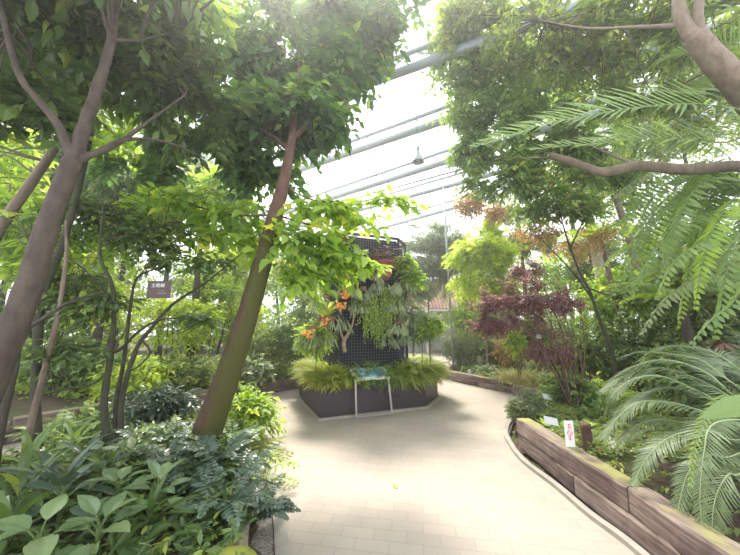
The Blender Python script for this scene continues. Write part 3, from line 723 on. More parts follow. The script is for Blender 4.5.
def crown(parent, blobs, n, k, Ls, L, W, shape, mat, anchors=None, twig='twig', droop=.25, hole=None, seed=1, nb=24, br=.02, shell=.35, name='foliage', outward=.7, bias=(0, 0, 0), dens=1.0, **kw):
    dist = float(np.mean([np.linalg.norm(np.array(b[0]) - EYE) for b in blobs]))
    if dist > 6.2 and shape in ('ovate', 'lance', 'obovate'): shape = 'lite'
    n = int(n * DENS * dens); c, ctrs = in_blobs(blobs, n, shell, hole, seed); r = np.random.default_rng(seed + 5)
    near = ctrs[np.argmin(((c[:, None] - ctrs[None]) ** 2).sum(-1), 1)]
    d = nrm(c - near) * outward + r.normal(0, .55, c.shape) * [1, 1, .45] + np.array(bias)
    mb = MB(); tw = MB(); sprays(mb, tw, c, d, k, Ls, L, W, shape, droop, seed=seed, **kw)
    mb.build(name, mat, parent)
    if anchors is not None and nb:
        anchors = np.asarray(anchors, float)
        for q in c[r.permutation(len(c))[:nb]]:
            a = anchors[np.argmin(((anchors - q) ** 2).sum(-1) + r.uniform(0, .3, len(anchors)))]
            mid = (a * .5 + q * .5) + r.normal(0, .07, 3) * np.linalg.norm(q - a) + [0, 0, .08 * np.linalg.norm(q - a)]
            limb(tw, [a, a * .75 + mid * .25 + r.normal(0, .02, 3), mid, q], [br, br * .7, br * .25], 6, 4, .0)
    tw.build('twigs', twig, parent)
    return c
def blob(px, py, Y, rx, ry=None, rz=None, w=1):
    """ellipsoid given by its picture centre, depth and half sizes in metres"""
    return (P(px, py, Y), (rx, ry if ry else rx, rz if rz else rx), w)
def shrub(name, label, cat, px, py, Y, rx, rz, n, L, W, shape, mat, group=None, ry=None, k=7, Ls=None, seed=0, stems=5, twig='twig', droop=.2, hole=None, base=None, outward=.7, **kw):
    c = P(px, py, Y); gx_, gy_ = (c[0], c[1]) if base is None else base
    zg = on_soil(gx_, gy_); e = empty(name, (gx_, gy_, zg)); tag(e, label, cat, group)
    r = np.random.default_rng(seed + 99); st = MB(); anchors = []
    for s in range(stems):
        a = r.uniform(0, 6.28); b0 = np.array([gx_ + .1 * rx * cos(a), gy_ + .1 * rx * sin(a), zg - .03]); top = c + np.array([rx * .55 * cos(a), rx * .4 * sin(a), rz * r.uniform(-.1, .6)])
        p = limb(st, [b0, b0 * .6 + top * .4 + r.normal(0, .04, 3), top], [.02 * max(rx, .5) + .004, .006], 6, 4, .03); anchors += list(p[2:])
    st.build('stems', twig, e)
    bl_ = [(c, (rx, ry or rx * .8, rz), 2)] + [(c + np.array([r.uniform(-.55, .55) * rx, r.uniform(-.3, .3) * rx, r.uniform(-.45, .45) * rz]), (rx * .55, rx * .5, rz * .55), 1) for _ in range(3)]
    crown(e, bl_, n, k, Ls or L * 3.0, L, W, shape, mat, anchors, twig, droop, hole, seed, nb=10, br=.008, outward=outward, **kw)
    return e

def frond_mesh(mb, pts, nl, lmax, w, side=None, sweep=.5, drop=.15, shape='blade', prof=None, t0=.12, fold=.1, bend=.15, seed=0, vee=.25, jit=.06, rc=None, both=True, up=None):
    """leaflets along a rachis polyline"""
    r = np.random.default_rng(seed); p = smooth_path(pts, 8); d = np.r_[0, np.cumsum(np.linalg.norm(np.diff(p, axis=0), axis=1))]; d /= d[-1]
    t = np.linspace(t0, .985, nl); pos = np.stack([np.interp(t, d, p[:, i]) for i in range(3)], 1)
    T = nrm(np.stack([np.interp(t, d, np.gradient(p[:, i])) for i in range(3)], 1))
    if up is None: X = nrm(np.cross(T, [0, 0, 1.]) + 1e-5)
    else: X = nrm(np.cross(T, np.asarray(up, float)))
    Zf = np.cross(X, T)
    if prof is None: ln = lmax * np.clip(np.minimum(.35 + (t - t0) / .3, 1), 0, 1) * np.clip(1.15 - t ** 2.2, .12, 1)
    else: ln = lmax * np.interp(t, np.linspace(0, 1, len(prof)), prof)
    for s in (1, -1):
        sw = sweep + .5 * t ** 3
        ld = X * (s * np.cos(sw))[:, None] + T * np.sin(sw)[:, None] + Zf * vee - np.array([0, 0, drop]) + r.normal(0, jit, (nl, 3))
        upv = Zf + X * (-s * .15) + r.normal(0, jit * 2, (nl, 3))
        mb.leaves(pos, ld, upv, ln * (1 + r.normal(0, .05, nl)), w, shape, fold, bend * (1 + r.normal(0, .3, nl)), np.clip(rng.uniform(.2, .8) * .6 + r.uniform(0, .4, nl), 0, 1))
    return p, d
def frond(parent, pts, nl, lmax, w, mat, rmat='rachis', rr=.008, label=None, name='frond', **kw):
    mb = MB(); p, d = frond_mesh(mb, pts, nl, lmax, w, **kw); o = mb.build(name, mat, parent)
    rb = MB(); rb.tube(p, rr * (1 - .82 * d), 6); s = rb.build('rachis', rmat, o)
    if label: o['label'] = label
    return o
def arc(base, az, L, e0, e1, n=7, twist=0.0, r=None):
    """a curve starting at base, heading az (radians), elevation from e0 to e1"""
    p = [np.array(base, float)]; st = L / n
    for i in range(n):
        t = (i + .5) / n; e = e0 + (e1 - e0) * t ** 1.1; a = az + twist * t
        p.append(p[-1] + st * np.array([cos(e) * cos(a), cos(e) * sin(a), sin(e)]))
    return np.array(p)

def rosette(name, label, cat, base, n, L, W, mat, shape='ovate', e=(.9, .1), stem=.25, group=None, seed=0, bend=.3, fold=.2, stemmat='twig_green', az0=None, lean=(0, 0), petiole=.35):
    """a plant with a short stem and a whorl of separate large leaves"""
    r = np.random.default_rng(seed + 300); base = np.array(base, float); o = empty(name, base); tag(o, label, cat, group)
    top = base + np.array([lean[0], lean[1], stem]); sb = MB(); sb.tube(smooth_path([base - [0, 0, .03], base * .5 + top * .5 + [lean[0] * -.1, 0, 0], top], 4), .012 * (L / .2) ** .5, 7)
    ms = []
    for i in range(n):
        a = (az0 or 0) + i * 2.399 + r.normal(0, .2); t = i / max(1, n - 1); el = e[1] + (e[0] - e[1]) * t + r.normal(0, .1)
        d = np.array([cos(a) * cos(el), sin(a) * cos(el), sin(el)]); l = L * (1 - .35 * t) * r.uniform(.85, 1.1)
        b = top - [0, 0, (1 - t) * stem * .5]; pe_ = b + d * l * petiole + [0, 0, l * .06]
        sb.tube(smooth_path([b, (b + pe_) / 2 + [0, 0, l * .03], pe_], 3), .004 * (L / .2) ** .5, 5)
        ms.append((pe_, d, l))
    s = sb.build('stem', stemmat, o)
    for pe_, d, l in ms:
        m = MB(); bigleaf(m, pe_, nrm(d - [0, 0, .25]), [0, 0, 1], l, W * l / L, shape, fold, bend * r.uniform(.7, 1.4), r.uniform(.1, .9)); m.build('leaf', mat, o, True)
    return o
OUT = {'ovate': [(0, .02), (.06, .3), (.15, .62), (.28, .92), (.4, 1.0), (.55, .92), (.7, .7), (.83, .42), (.93, .17), (1, 0)],
       'lance': [(0, .03), (.1, .32), (.25, .75), (.42, 1.0), (.6, .92), (.78, .58), (.9, .25), (1, 0)],
       'obov': [(0, .04), (.15, .25), (.35, .6), (.55, .92), (.68, 1.0), (.82, .82), (.93, .45), (1, .05)]}
def bigleaf(mb, b, d, up, L, W, shape='ovate', fold=.2, bend=.3, r=.5, wave=.0):
    """a finely meshed leaf with a raised midrib line and quilted sides"""
    b = np.asarray(b, float); d = nrm(d); x = nrm(np.cross(d, up)); z = np.cross(x, d); o = OUT.get(shape, OUT['ovate'])
    t = np.linspace(0, 1, 15); w = np.interp(t, [a for a, _ in o], [c for _, c in o]) * W / 2; ss = np.array([-1, -.66, -.33, 0, .33, .66, 1.])
    v = []
    for i, (tt, ww) in enumerate(zip(t, w)):
        for s in ss:
            zz = fold * abs(s) * ww - .012 * (abs(s) < .01) * L * 0 - bend * L * tt ** 2 + .035 * W * sin(tt * 34 - abs(s) * 3) * abs(s) * (1 - tt) + wave * sin(tt * 9) * abs(s)
            v.append(b + d * (L * (tt - .18 * bend * tt ** 2 + .0 * s)) + x * s * ww + z * (zz + (.02 * W if s != 0 else 0)))
    n = 7; q = [[i * n + j, i * n + j + 1, (i + 1) * n + j + 1, (i + 1) * n + j] for i in range(14) for j in range(n - 1)]
    mb.add(v, q=q, r=r)

# ================================================================== LEFT FOREGROUND TREES
# tree A: smooth pinkish-grey trunk at the left
fork = P(73, 160, 2.05)
a0 = P(-75, 520, 2.0); zg = on_soil(a0[0], a0[1]); 
tA = empty('tree', (a0[0], a0[1], zg)); tag(tA, 'pinkish-grey forked tree at the left edge, nearest the camera', 'tree')
m = MB(); 
tr = limb(m, [(a0[0] - .05, a0[1], zg - .05), P(-40, 455, 2.0), P(0, 360, 2.0), P(28, 290, 2.0), P(48, 225, 2.03), fork], [.10, .082, .075, .07, .062, .055], 16, 7, .025)
u1 = limb(m, [fork - [0, 0, .03], P(86, 122, 2.1), P(100, 80, 2.15), P(112, 36, 2.2), P(118, -20, 2.3), P(128, -90, 2.5)], [.05, .043, .038, .032, .026, .02], 12, 6)
u2 = limb(m, [fork - [0, 0, .02], P(60, 128, 2.0), P(38, 100, 1.95), P(20, 76, 1.9), P(6, 30, 1.9), P(-5, -30, 1.9)], [.036, .026, .023, .019, .014], 10, 6)
u3 = limb(m, [fork - [0, 0, .02], P(88, 156, 2.1), P(115, 145, 2.25), P(148, 122, 2.5), P(185, 95, 2.8)], [.035, .026, .02, .013, .008], 9, 6)
u4 = limb(m, [P(88, 156, 2.1), P(125, 140, 2.3), P(165, 142, 2.6), P(205, 158, 3.0)], [.02, .014, .011, .007], 8, 6)
u5 = limb(m, [P(112, 38, 2.2), P(104, 18, 2.15), P(96, -15, 2.1)], [.02, .014, .008], 8, 5)
u6 = limb(m, [P(112, 40, 2.2), P(140, 40, 2.35), P(180, 30, 2.6)], [.018, .012, .007], 8, 5)
m.build('trunk', 'bark_pinkgrey', tA, True)
anc = np.concatenate([u1[6:], u2[6:], u3[8:], u4[6:], u6[4:]])
crown(tA, [blob(40, 35, 2.5, .62, .45, .42, 2.0), blob(140, 50, 2.9, .75, .5, .45, 2.2), blob(10, 110, 2.5, .42, .35, .35, 1.1), blob(185, 110, 3.3, .6, .4, .42, 1.3), blob(90, -30, 2.3, .8, .5, .35, 1.2), blob(50, 65, 3.2, 1.0, .4, .5, 1.6)],
      430, 7, .38, .19, .072, 'lance', 'leaf_broad_dark', anc, 'bark_pinkgrey', .3, hole=.30, seed=3, dens=.72, nb=46, br=.011, bend=.3, Lvar=.4)
# unseen foliage added above the bed and the camera to shade them
crown(tA, [((-2.4, .7, 4.5), (1.7, 1.0, .5), 2), ((-.6, -.1, 4.8), (1.5, 1.1, .5), 1.6), ((.9, .5, 5.1), (1.2, .9, .4), .9), ((-3.6, 1.6, 4.9), (1.2, 1.0, .6), 1)], 420, 7, .5, .2, .09, 'lite', 'leaf_broad_dark', anc, 'bark_pinkgrey', .3, seed=33, nb=20, br=.014, name='added_shade_foliage')
# sprays at its top left, their lime colour standing in for sun
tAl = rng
crown(tA, [blob(35, 25, 3.2, .8, .3, .35), blob(200, 8, 3.2, .35, .2, .15, .3)], 60, 6, .4, .2, .07, 'lance', 'leaf_lime', None, 'twig_green', .3, seed=31, name='sunlit_tint_foliage', bend=.3)

# tree B: leaning mossy trunk
b0 = G(203, 446, .22); tB = empty('tree', (b0[0], b0[1], on_soil(b0[0], b0[1]))); tag(tB, 'leaning mossy brown tree rising from the ferns left of the path', 'tree')
Yb = b0[1]
m = MB(); trb = limb(m, [b0 - [.05, 0, .15], P(206, 435, Yb), P(226, 380, Yb), P(246, 320, Yb + .02), P(262, 265, Yb + .06), P(274, 220, Yb + .1)], [.17, .155, .135, .118, .108, .095], 18, 7, .02)
m.build('trunk', 'bark_mossy', tB, True)
m = MB(); top = P(283, 185, Yb + .15)
t2 = limb(m, [P(272, 226, Yb + .095), top, P(290, 150, Yb + .25), P(296, 110, Yb + .4), P(300, 60, Yb + .5)], [.093, .075, .06, .045, .03], 14, 6, .03)
l1 = limb(m, [P(290, 150, Yb + .25), P(250, 120, Yb + .5), P(200, 90, Yb + .8)], [.035, .025, .012], 8, 6)
l2 = limb(m, [P(292, 140, Yb + .28), P(330, 100, Yb + .6), P(370, 50, Yb + .9)], [.035, .022, .012], 8, 6)
l3 = limb(m, [top, P(300, 195, Yb + .2), P(335, 205, Yb + .3), P(385, 203, Yb + .45)], [.016, .012, .009, .005], 7, 6)
l4 = limb(m, [P(276, 215, Yb + .1), P(310, 225, Yb + .2), P(345, 235, Yb + .1)], [.013, .01, .005], 7, 6)
l5 = limb(m, [P(275, 215, Yb + .1), P(235, 215, Yb + .3), P(190, 205, Yb + .5)], [.013, .01, .005], 7, 6)
o = m.build('upper_trunk', 'bark_red', tB, True); o['label'] = 'reddish upper trunk'
anc = np.concatenate([t2[14:], l1, l2])
crown(tB, [blob(230, 85, 4.4, 1.15, .8, .85, 2.4), blob(305, 45, 4.3, 1.15, .8, .8, 2.4), blob(358, 30, 4.4, .7, .6, .7, 1.5), blob(290, 125, 4.0, .75, .55, .5, 2.2), blob(195, 20, 4.4, .9, .7, .6, 1.2), blob(335, 90, 4.2, .45, .35, .45, .7), blob(390, 10, 4.6, .5, .4, .35, .6), blob(255, 165, 4.2, .55, .4, .2, .6), blob(215, 150, 4.4, .7, .4, .3, .9), blob(150, 170, 4.8, .8, .4, .25, .7)],
      800, 8, .5, .185, .105, 'ovate', 'leaf_canopy', anc, 'twig', .35, hole=.36, seed=8, dens=.72, nb=60, br=.014, bend=.3, Lvar=.35)
c = crown(tB, [blob(330, 208, Yb + .3, .55, .3, .10, 1.0), blob(392, 198, Yb + .5, .42, .2, .06, .45), blob(300, 240, Yb + .1, .5, .3, .25, 1.5), blob(335, 255, Yb + .3, .35, .25, .25, .9), blob(235, 215, Yb + .5, .6, .3, .18, 1.0), blob(190, 200, Yb + .6, .5, .3, .15, .7), blob(360, 222, Yb + .4, .32, .2, .10, .4), blob(225, 235, Yb + .6, .6, .3, .2, .8), blob(365, 262, Yb + .5, .14, .1, .12, .25), blob(300, 275, Yb + .1, .25, .2, .15, .4)],
      115, 7, .42, .165, .095, 'ovate', 'leaf_lime', np.concatenate([l3, l4, l5]), 'twig_green', .3, seed=12, nb=60, br=.005, name='low_foliage', dens=.8, bend=.3, Lvar=.35, bias=(.6, 0, -.1))

# tree C: small multi-stemmed tree with the plaque
c0 = G(112, 445, .25); zc = on_soil(c0[0], c0[1]); tC = empty('small_tree', (c0[0], c0[1], zc)); tag(tC, 'multi-stemmed small tree with crooked dark branches and a hanging plaque', 'tree'); Yc = c0[1]
m = MB(); an = []
def L_(pts, rads, n=9): 
    p = limb(m, [P(x, y, Y) if len((x, y, Y)) == 3 else None for x, y, Y in pts], rads, n, 6, .04); an.append(p); return p
z0 = (c0[0], c0[1], zc - .05)
Y = Yc
an.append(limb(m, [np.array(z0), P(104, 405, Y), P(110, 360, Y), P(114, 318, Y), P(112, 285, Y - .1), P(100, 255, Y - .1), P(104, 205, Y)], [.04, .035, .028, .022, .016, .012], 10))
an.append(limb(m, [np.array(z0) + [.05, 0, 0], P(116, 405, Y + .05), P(124, 360, Y + .05), P(130, 310, Y + .05), P(137, 278, Y), P(158, 268, Y)], [.026, .022, .018, .014, .008], 9))
an.append(limb(m, [np.array(z0) + [.08, .04, 0], P(122, 400, Y), P(136, 350, Y), P(150, 330, Y), P(172, 305, Y), P(205, 283, Y - .1), P(243, 252, Y - .2)], [.03, .026, .022, .018, .013, .006], 9))
an.append(limb(m, [P(113, 352, Y), P(122, 348, Y), P(138, 332, Y), P(160, 320, Y), P(190, 318, Y + .2)], [.02, .018, .014, .011, .006], 8))
an.append(limb(m, [P(142, 340, Y), P(150, 352, Y), P(140, 365, Y - .05), P(128, 372, Y)], [.012, .012, .009, .006], 8))
an.append(limb(m, [P(108, 372, Y), P(90, 385, Y - .1), P(55, 392, Y - .2), P(20, 402, Y - .3)], [.014, .01, .008, .006], 8))
an.append(limb(m, [P(113, 300, Y), P(85, 270, Y), P(60, 255, Y), P(30, 245, Y)], [.012, .009, .007, .004], 7))
an.append(limb(m, [P(104, 240, Y), P(130, 235, Y), P(165, 225, Y + .2), P(200, 232, Y + .3)], [.010, .008, .006, .004], 7))
m.build('trunk', 'bark_green', tC, True)
crown(tC, [blob(85, 300, Y, .42, .3, .16, 1.1), blob(60, 280, Y + .2, .35, .3, .16, .7), blob(150, 235, Y + .3, .55, .35, .22, 1.0), blob(90, 215, Y + .2, .5, .3, .25, 1.0), blob(205, 262, Y - .05, .3, .2, .12, .35), blob(195, 318, Y + .1, .25, .2, .07, .3), blob(60, 350, Y - .2, .3, .2, .1, .3), blob(160, 260, Y + .2, .22, .2, .1, .4)],
      185, 7, .26, .10, .048, 'ovate', 'leaf_broad_dark', np.concatenate(an)[10:], 'twig', .25, seed=21, nb=110, br=.006, Lvar=.4)
crown(tC, [blob(60, 250, Y + .5, .9, .3, .35, 1), blob(150, 215, Y + .7, .9, .3, .3, 1), blob(20, 215, Y + .4, .6, .3, .4, .7)], 110, 6, .36, .17, .075, 'ovate', 'leaf_bright', np.concatenate(an)[10:], 'twig', .25, seed=22, nb=50, br=.007, name='sunlit_tint_foliage')  # sun on these leaves is put into their brighter colour

def thin_tree(name, label, pts, rads, mat, blobs=None, n=0, lf=None, cat='tree', seed=0, foot=None, **kw):
    p = [np.array(q) if len(q) == 3 and isinstance(q, np.ndarray) else P(*q) for q in pts]; f = p[0]; z = on_soil(f[0], f[1])
    e = empty(name, (f[0], f[1], z)); tag(e, label, cat); p[0] = np.array([f[0], f[1], z - .05]); m = MB(); q = limb(m, p, rads, 10, 6, .03); m.build('trunk', mat, e, True)
    if blobs: crown(e, blobs, n, *lf, q[len(q) // 2:], 'twig', seed=seed, **kw)
    return e
thin_tree('slender_tree', 'slim pale leaning trunk crossing the top left behind the grey tree', [(-110, 470, 3.6), (-60, 380, 3.6), (-20, 270, 3.6), (0, 228, 3.6), (32, 182, 3.6), (60, 140, 3.7), (90, 90, 3.8)], [.08, .066, .06, .055, .045, .03], 'bark_tan',
          [blob(60, 50, 4.2, 1.0, .6, .6), blob(-20, 150, 4.2, .7, .5, .5), blob(120, 130, 4.6, 1.0, .5, .4), blob(10, 200, 4.4, .6, .4, .3, .5)], 190, (7, .42, .17, .07, 'lance', 'leaf_bright'), seed=41, bend=.3)
thin_tree('slender_tree', 'thin dark stem just right of the grey tree, near the left edge', [(-6, 470, 2.7), (0, 430, 2.7), (12, 380, 2.7), (22, 335, 2.7), (38, 322, 2.72), (70, 302, 2.8), (105, 292, 2.9)], [.035, .032, .026, .02, .012, .008], 'bark_dark')
thin_tree('slender_tree', 'thin light-brown stem left of the multi-stemmed tree', [(22, 470, 3.1), (32, 420, 3.1), (46, 365, 3.1), (58, 315, 3.1), (66, 260, 3.15), (66, 220, 3.2)], [.032, .028, .024, .018, .012], 'bark_tan')
thin_tree('slender_tree', 'second darker trunk directly behind the forked grey tree', [(40, 445, 3.3), (36, 380, 3.3), (42, 300, 3.3), (62, 245, 3.3), (78, 190, 3.3), (92, 130, 3.4)], [.045, .042, .038, .034, .028], 'bark_green')

# ================================================================== LEFT MIDDLE AND FAR GREENERY
BGL = 'shrubs and trees behind the left timber edging'
bush = [ # px, py, Y, rx, rz, n, L, W, shape, mat, label
 (20, 375, 6.2, 1.0, .75, 130, .17, .07, 'lance', 'leaf_bright', 'bright broad-leaved shrub beyond the side path at the left edge'),
 (75, 370, 6.0, .8, .6, 120, .15, .06, 'lance', 'leaf_mid', 'mid-green shrub beyond the side path behind the multi-stemmed tree'),
 (130, 385, 5.8, .7, .45, 120, .12, .05, 'lance', 'leaf_yellowlime', 'low bright shrub behind the left timber edging'),
 (185, 370, 6.4, .8, .6, 170, .10, .045, 'ovate', 'leaf_olive', 'olive shrub left of the leaning mossy trunk'),
 (175, 320, 7.2, 1.0, .8, 190, .12, .05, 'ovate', 'leaf_yellowlime', 'sunlit yellow-green shrub behind the plaque'),
 (45, 310, 7.5, 1.3, .9, 200, .16, .07, 'ovate', 'leaf_mid', 'tall mid-green shrub at the far left'),
 (110, 310, 7.8, 1.2, .9, 200, .13, .055, 'ovate', 'leaf_yellowlime', 'tall bright shrub behind the crooked branches'),
 (262, 352, 7.3, .6, .65, 200, .08, .035, 'lance', 'leaf_olive', 'olive feathery shrub right of the leaning trunk'),
 (252, 368, 6.6, .38, .25, 60, .13, .075, 'ovate', 'leaf_greygreen', 'low broad-leaved plant on the timber edge right of the mossy trunk'),
 (292, 345, 7.6, .6, .75, 190, .09, .04, 'ovate', 'leaf_mid', 'dark bushy shrub just left of the planter'),
 (240, 320, 8.4, .9, .7, 190, .11, .05, 'lance', 'leaf_yellowlime', 'yellow-green shrub seen between mossy trunk and tower'),
 (215, 290, 8.2, .9, .7, 190, .12, .05, 'ovate', 'leaf_bright', 'bright leafy shrub behind the upper mossy trunk'),
 (310, 315, 8.8, .9, .9, 190, .10, .045, 'ovate', 'leaf_mid', 'green shrub behind the left side of the tower')]
for i, (px, py, Y, rx, rz, n, L, Wd, sh, mt, lb) in enumerate(bush):
    shrub('shrub', lb, 'shrub', px, py, Y, rx, rz, n, L, Wd, sh, mt, BGL, seed=60 + i, hole=.25 if rx > .7 else None, Lvar=.4)
def far_tree(label, px, py, Y, rx, rz, n, L, Wd, sh, mt, gx=None, seed=0, group='trees beyond the beds', trunk=.1, tm='bark_dark', k=7, **kw):
    c = P(px, py, Y); f = (c[0], c[1]) if gx is None else (gx, c[1]); z = on_soil(*f); e = empty('tree', (*f, z)); tag(e, label, 'tree', group)
    m = MB(); q = limb(m, [(f[0], f[1], z - .05), (f[0] * .7 + c[0] * .3, c[1], z + (c[2] - z) * .45), c + [0, 0, rz * .3]], [trunk, trunk * .75, trunk * .3], 10, 6); m.build('trunk', tm, e, True)
    r = np.random.default_rng(seed + 5)
    bl_ = [(c, (rx, rx * .7, rz), 2)] + [(c + np.array([r.uniform(-.7, .7) * rx, r.uniform(-.3, .3) * rx, r.uniform(-.6, .6) * rz]), (rx * .5, rx * .45, rz * .45), 1) for _ in range(4)]
    crown(e, bl_, n, k, L * 3, L, Wd, sh, mt, q[6:], 'twig', .3, kw.pop('hole', .35), seed, nb=30, br=.02, **kw)
    return e
far_tree('mid-green tree filling the space above the small tree', 120, 175, 7.0, 1.3, .7, 330, .16, .07, 'ovate', 'leaf_mid', seed=87)
far_tree('green tree just left of the mossy trunk top', 205, 195, 7.5, 1.1, .8, 330, .15, .065, 'ovate', 'leaf_bright', seed=88)
far_tree('sunlit leafy tree at far left behind the slim pale trunk', 10, 160, 6.5, 1.1, .9, 300, .18, .08, 'ovate', 'leaf_yellowlime', seed=89)
far_tree('round dark-green tree high behind the crooked branches', 130, 215, 8.5, 1.6, 1.0, 330, .15, .06, 'ovate', 'leaf_mid', seed=80)
far_tree('tall sunlit tree at the far left behind the grey trunk', 15, 230, 8.0, 1.6, 1.3, 300, .19, .08, 'ovate', 'leaf_yellowlime', seed=81)
far_tree('yellow-green tree behind the mossy trunk', 235, 262, 9.5, 1.5, 1.0, 330, .14, .06, 'ovate', 'leaf_yellowlime', seed=82)
far_tree('pale olive tree left of the tower top', 305, 262, 11, 1.1, 1.0, 260, .13, .06, 'ovate', 'leaf_olive', seed=83)
far_tree('dense green tree filling the left behind the small tree', 60, 160, 9.5, 2.0, 1.3, 330, .18, .08, 'ovate', 'leaf_bright', seed=84)
far_tree('broad tree crown at the left beyond the canopy', 180, 150, 10.5, 2.2, 1.2, 300, .18, .08, 'ovate', 'leaf_mid', seed=85)
far_tree('far green tree filling the gap at the left frame edge', -60, 200, 9.0, 1.8, 2.0, 260, .2, .09, 'ovate', 'leaf_mid', seed=86)
# ================================================================== LEFT BED PLANTS
def soilp(px, py, Y=None, z=.25):
    p = G(px, py, z); return np.array([p[0], p[1], on_soil(p[0], p[1])])
def at_xy(px, Y): 
    x = (px - CW) / FPX * Y * 1.02; return np.array([x, Y, on_soil(x, Y)])
BR = 'broad-leaved rosette plants in the left bed'
# each from the picture place of its heart: px, py, depth
ros = [ # px,py,Y, n, L, W, mat, e, label
 (158, 494, 2.25, 8, .17, .085, 'leaf_broad_pale', (1.1, .15), 'pale green rosette with pointed leaves near the bottom, right of the others'),
 (118, 495, 2.3, 7, .19, .09, 'leaf_broad_pale', (1.0, .15), 'greyish rosette plant just left of the most pointed pale rosette'),
 (98, 538, 1.85, 8, .19, .10, 'leaf_broad_pale', (1.0, .1), 'large pale rosette at the bottom between two others'),
 (38, 545, 1.75, 6, .20, .115, 'leaf_broad_pale', (.9, .2), 'round-leaved light green rosette in the bottom left corner'),
 (62, 500, 2.1, 6, .2, .09, 'leaf_blue', (1.1, .3), 'bluish dark broad-leaved plant above the bottom left rosette'),
 (180, 535, 2.0, 6, .19, .075, 'leaf_broad_dark', (.6, .0), 'dark-leaved plant left of the mossy stone'),
 (85, 462, 2.75, 7, .2, .07, 'leaf_blue', (1.0, .2), 'bluish glossy-leaved plant below the small tree'),
 (130, 462, 2.8, 7, .18, .08, 'leaf_greygreen', (1.0, .3), 'grey-green glossy-leaved plant left of the mossy trunk base')]
for i, (px, py, Y, n, L, Wd, mt, e_, lb) in enumerate(ros):
    h = P(px, py, Y); zg = on_soil(h[0], h[1]); rosette('leafy_plant', lb, 'plant', (h[0], h[1], zg), n + 2, L * 1.3, Wd * 1.3, mt, 'ovate', e_, max(.06, h[2] - zg + .05), BR, seed=i, bend=.28)
# aspidistra-like clumps of lance leaves
lanc = [(20, 490, 2.2, 9, .5, .085, 'leaf_broad_dark', 'clump of large dark lance-shaped leaves at the left edge'),
        (60, 480, 2.35, 10, .48, .08, 'leaf_blue', 'dark clump of lance leaves behind the round-leaved rosette'),
        (30, 455, 2.9, 9, .5, .085, 'leaf_mid', 'green arching lance-leaved clump by the side path'),
        (105, 478, 2.6, 10, .42, .065, 'leaf_broad_dark', 'dark lance-leaved clump in the middle of the left bed'),
        (150, 520, 2.1, 9, .34, .06, 'leaf_broad_dark', 'very dark lance-leaved clump between the bottom rosettes'),
        (10, 520, 1.9, 8, .40, .085, 'leaf_broad_dark', 'dark-leaved clump beside the pale plate at the left edge'),
        (75, 440, 3.3, 9, .4, .06, 'leaf_mid', 'lance-leaved clump in front of the side path')]
for i, (px, py, Y, n, L, Wd, mt, lb) in enumerate(lanc):
    h = P(px, py, Y); zg = on_soil(h[0], h[1]); rosette('lance_leaved_plant', lb, 'plant', (h[0], h[1], zg), n + 3, L, Wd, mt, 'lance', (1.35, .45), .05, 'lance-leaved clumps in the left bed', seed=20 + i, bend=.35, petiole=.2)
# lobed ferns
def fern_clump(name, label, base, n, L, lmax, w, mat, nl=16, e=(1.1, -.5), shape='lance', group=None, seed=0, az=None, rr=.004, drop=.1, **kw):
    r = np.random.default_rng(seed + 500); o = empty(name, base); tag(o, label, 'fern', group)
    for i in range(n):
        a = r.uniform(0, 6.28) if az is None else r.uniform(*az); l = L * r.uniform(.7, 1.15); e0 = e[0] + r.normal(0, .22)
        b = np.array(base) + [.03 * cos(a), .03 * sin(a), -.01]
        frond(o, arc(b, a, l, e0, e[1] + r.normal(0, .25)), nl, lmax * r.uniform(.8, 1.15), w, mat, 'rachis_dark' if mat != 'leaf_fern_bright' else 'rachis', rr, shape=shape, seed=int(r.integers(1e6)), sweep=.35, drop=drop, t0=kw.get('t0', .25), vee=.1)
    return o
FG = 'dark lobed ferns around the mossy trunk'
fl = [(180, 425, 3.5, 'dark fern left of the mossy trunk base'), (150, 432, 3.3, 'dark fern behind the grey-green glossy plant'), (222, 452, 3.0, 'bluish lobed fern right in front of the mossy trunk'),
      (205, 470, 2.75, 'bluish lobed fern below the mossy trunk'), (238, 470, 2.75, 'bluish lobed fern overhanging the path edge'), (222, 505, 2.3, 'bluish lobed fern above the mossy stone'),
      (250, 500, 2.4, 'grey-green lobed fern drooping over the gravel strip'), (170, 462, 2.9, 'dark lobed fern behind the pale rosettes'), (235, 425, 3.6, 'dark green fern just right of the mossy trunk'), (125, 415, 3.9, 'dark drooping fern between the small tree and mossy trunk'), (160, 408, 4.3, 'tall dark fern hiding the timber left of the mossy trunk'), (90, 425, 3.9, 'dark fern left of the small tree base'), (60, 440, 3.5, 'spreading dark fern near the side path')]
for i, (px, py, Y, lb) in enumerate(fl):
    h = P(px, py, Y); mt = 'leaf_blue' if 'bluish' in lb or 'grey' in lb or i % 2 else 'leaf_mid'
    fern_clump('lobed_fern', lb, (h[0], h[1], on_soil(h[0], h[1])), 13, .46, .105, .03, mt, 13, (1.15, -.35), 'lance', FG, seed=i)
bf = [(258, 425, 3.6, 'bright green strap fern at the bend of the path'), (262, 450, 3.15, 'bright green strap fern arching over the path edge'), (238, 405, 4.1, 'bright green fern right of the leaning trunk'), (210, 410, 4.2, 'light green fern behind the leaning trunk')]
for i, (px, py, Y, lb) in enumerate(bf):
    h = P(px, py, Y); fern_clump('strap_fern', lb, (h[0] - .05, h[1], on_soil(h[0], h[1])), 15, .52, .15, .026, 'leaf_fern_bright' if i != 1 else 'leaf_bright', 8, (1.2, -.6), 'lance', 'bright strap ferns at the path bend', seed=40 + i)
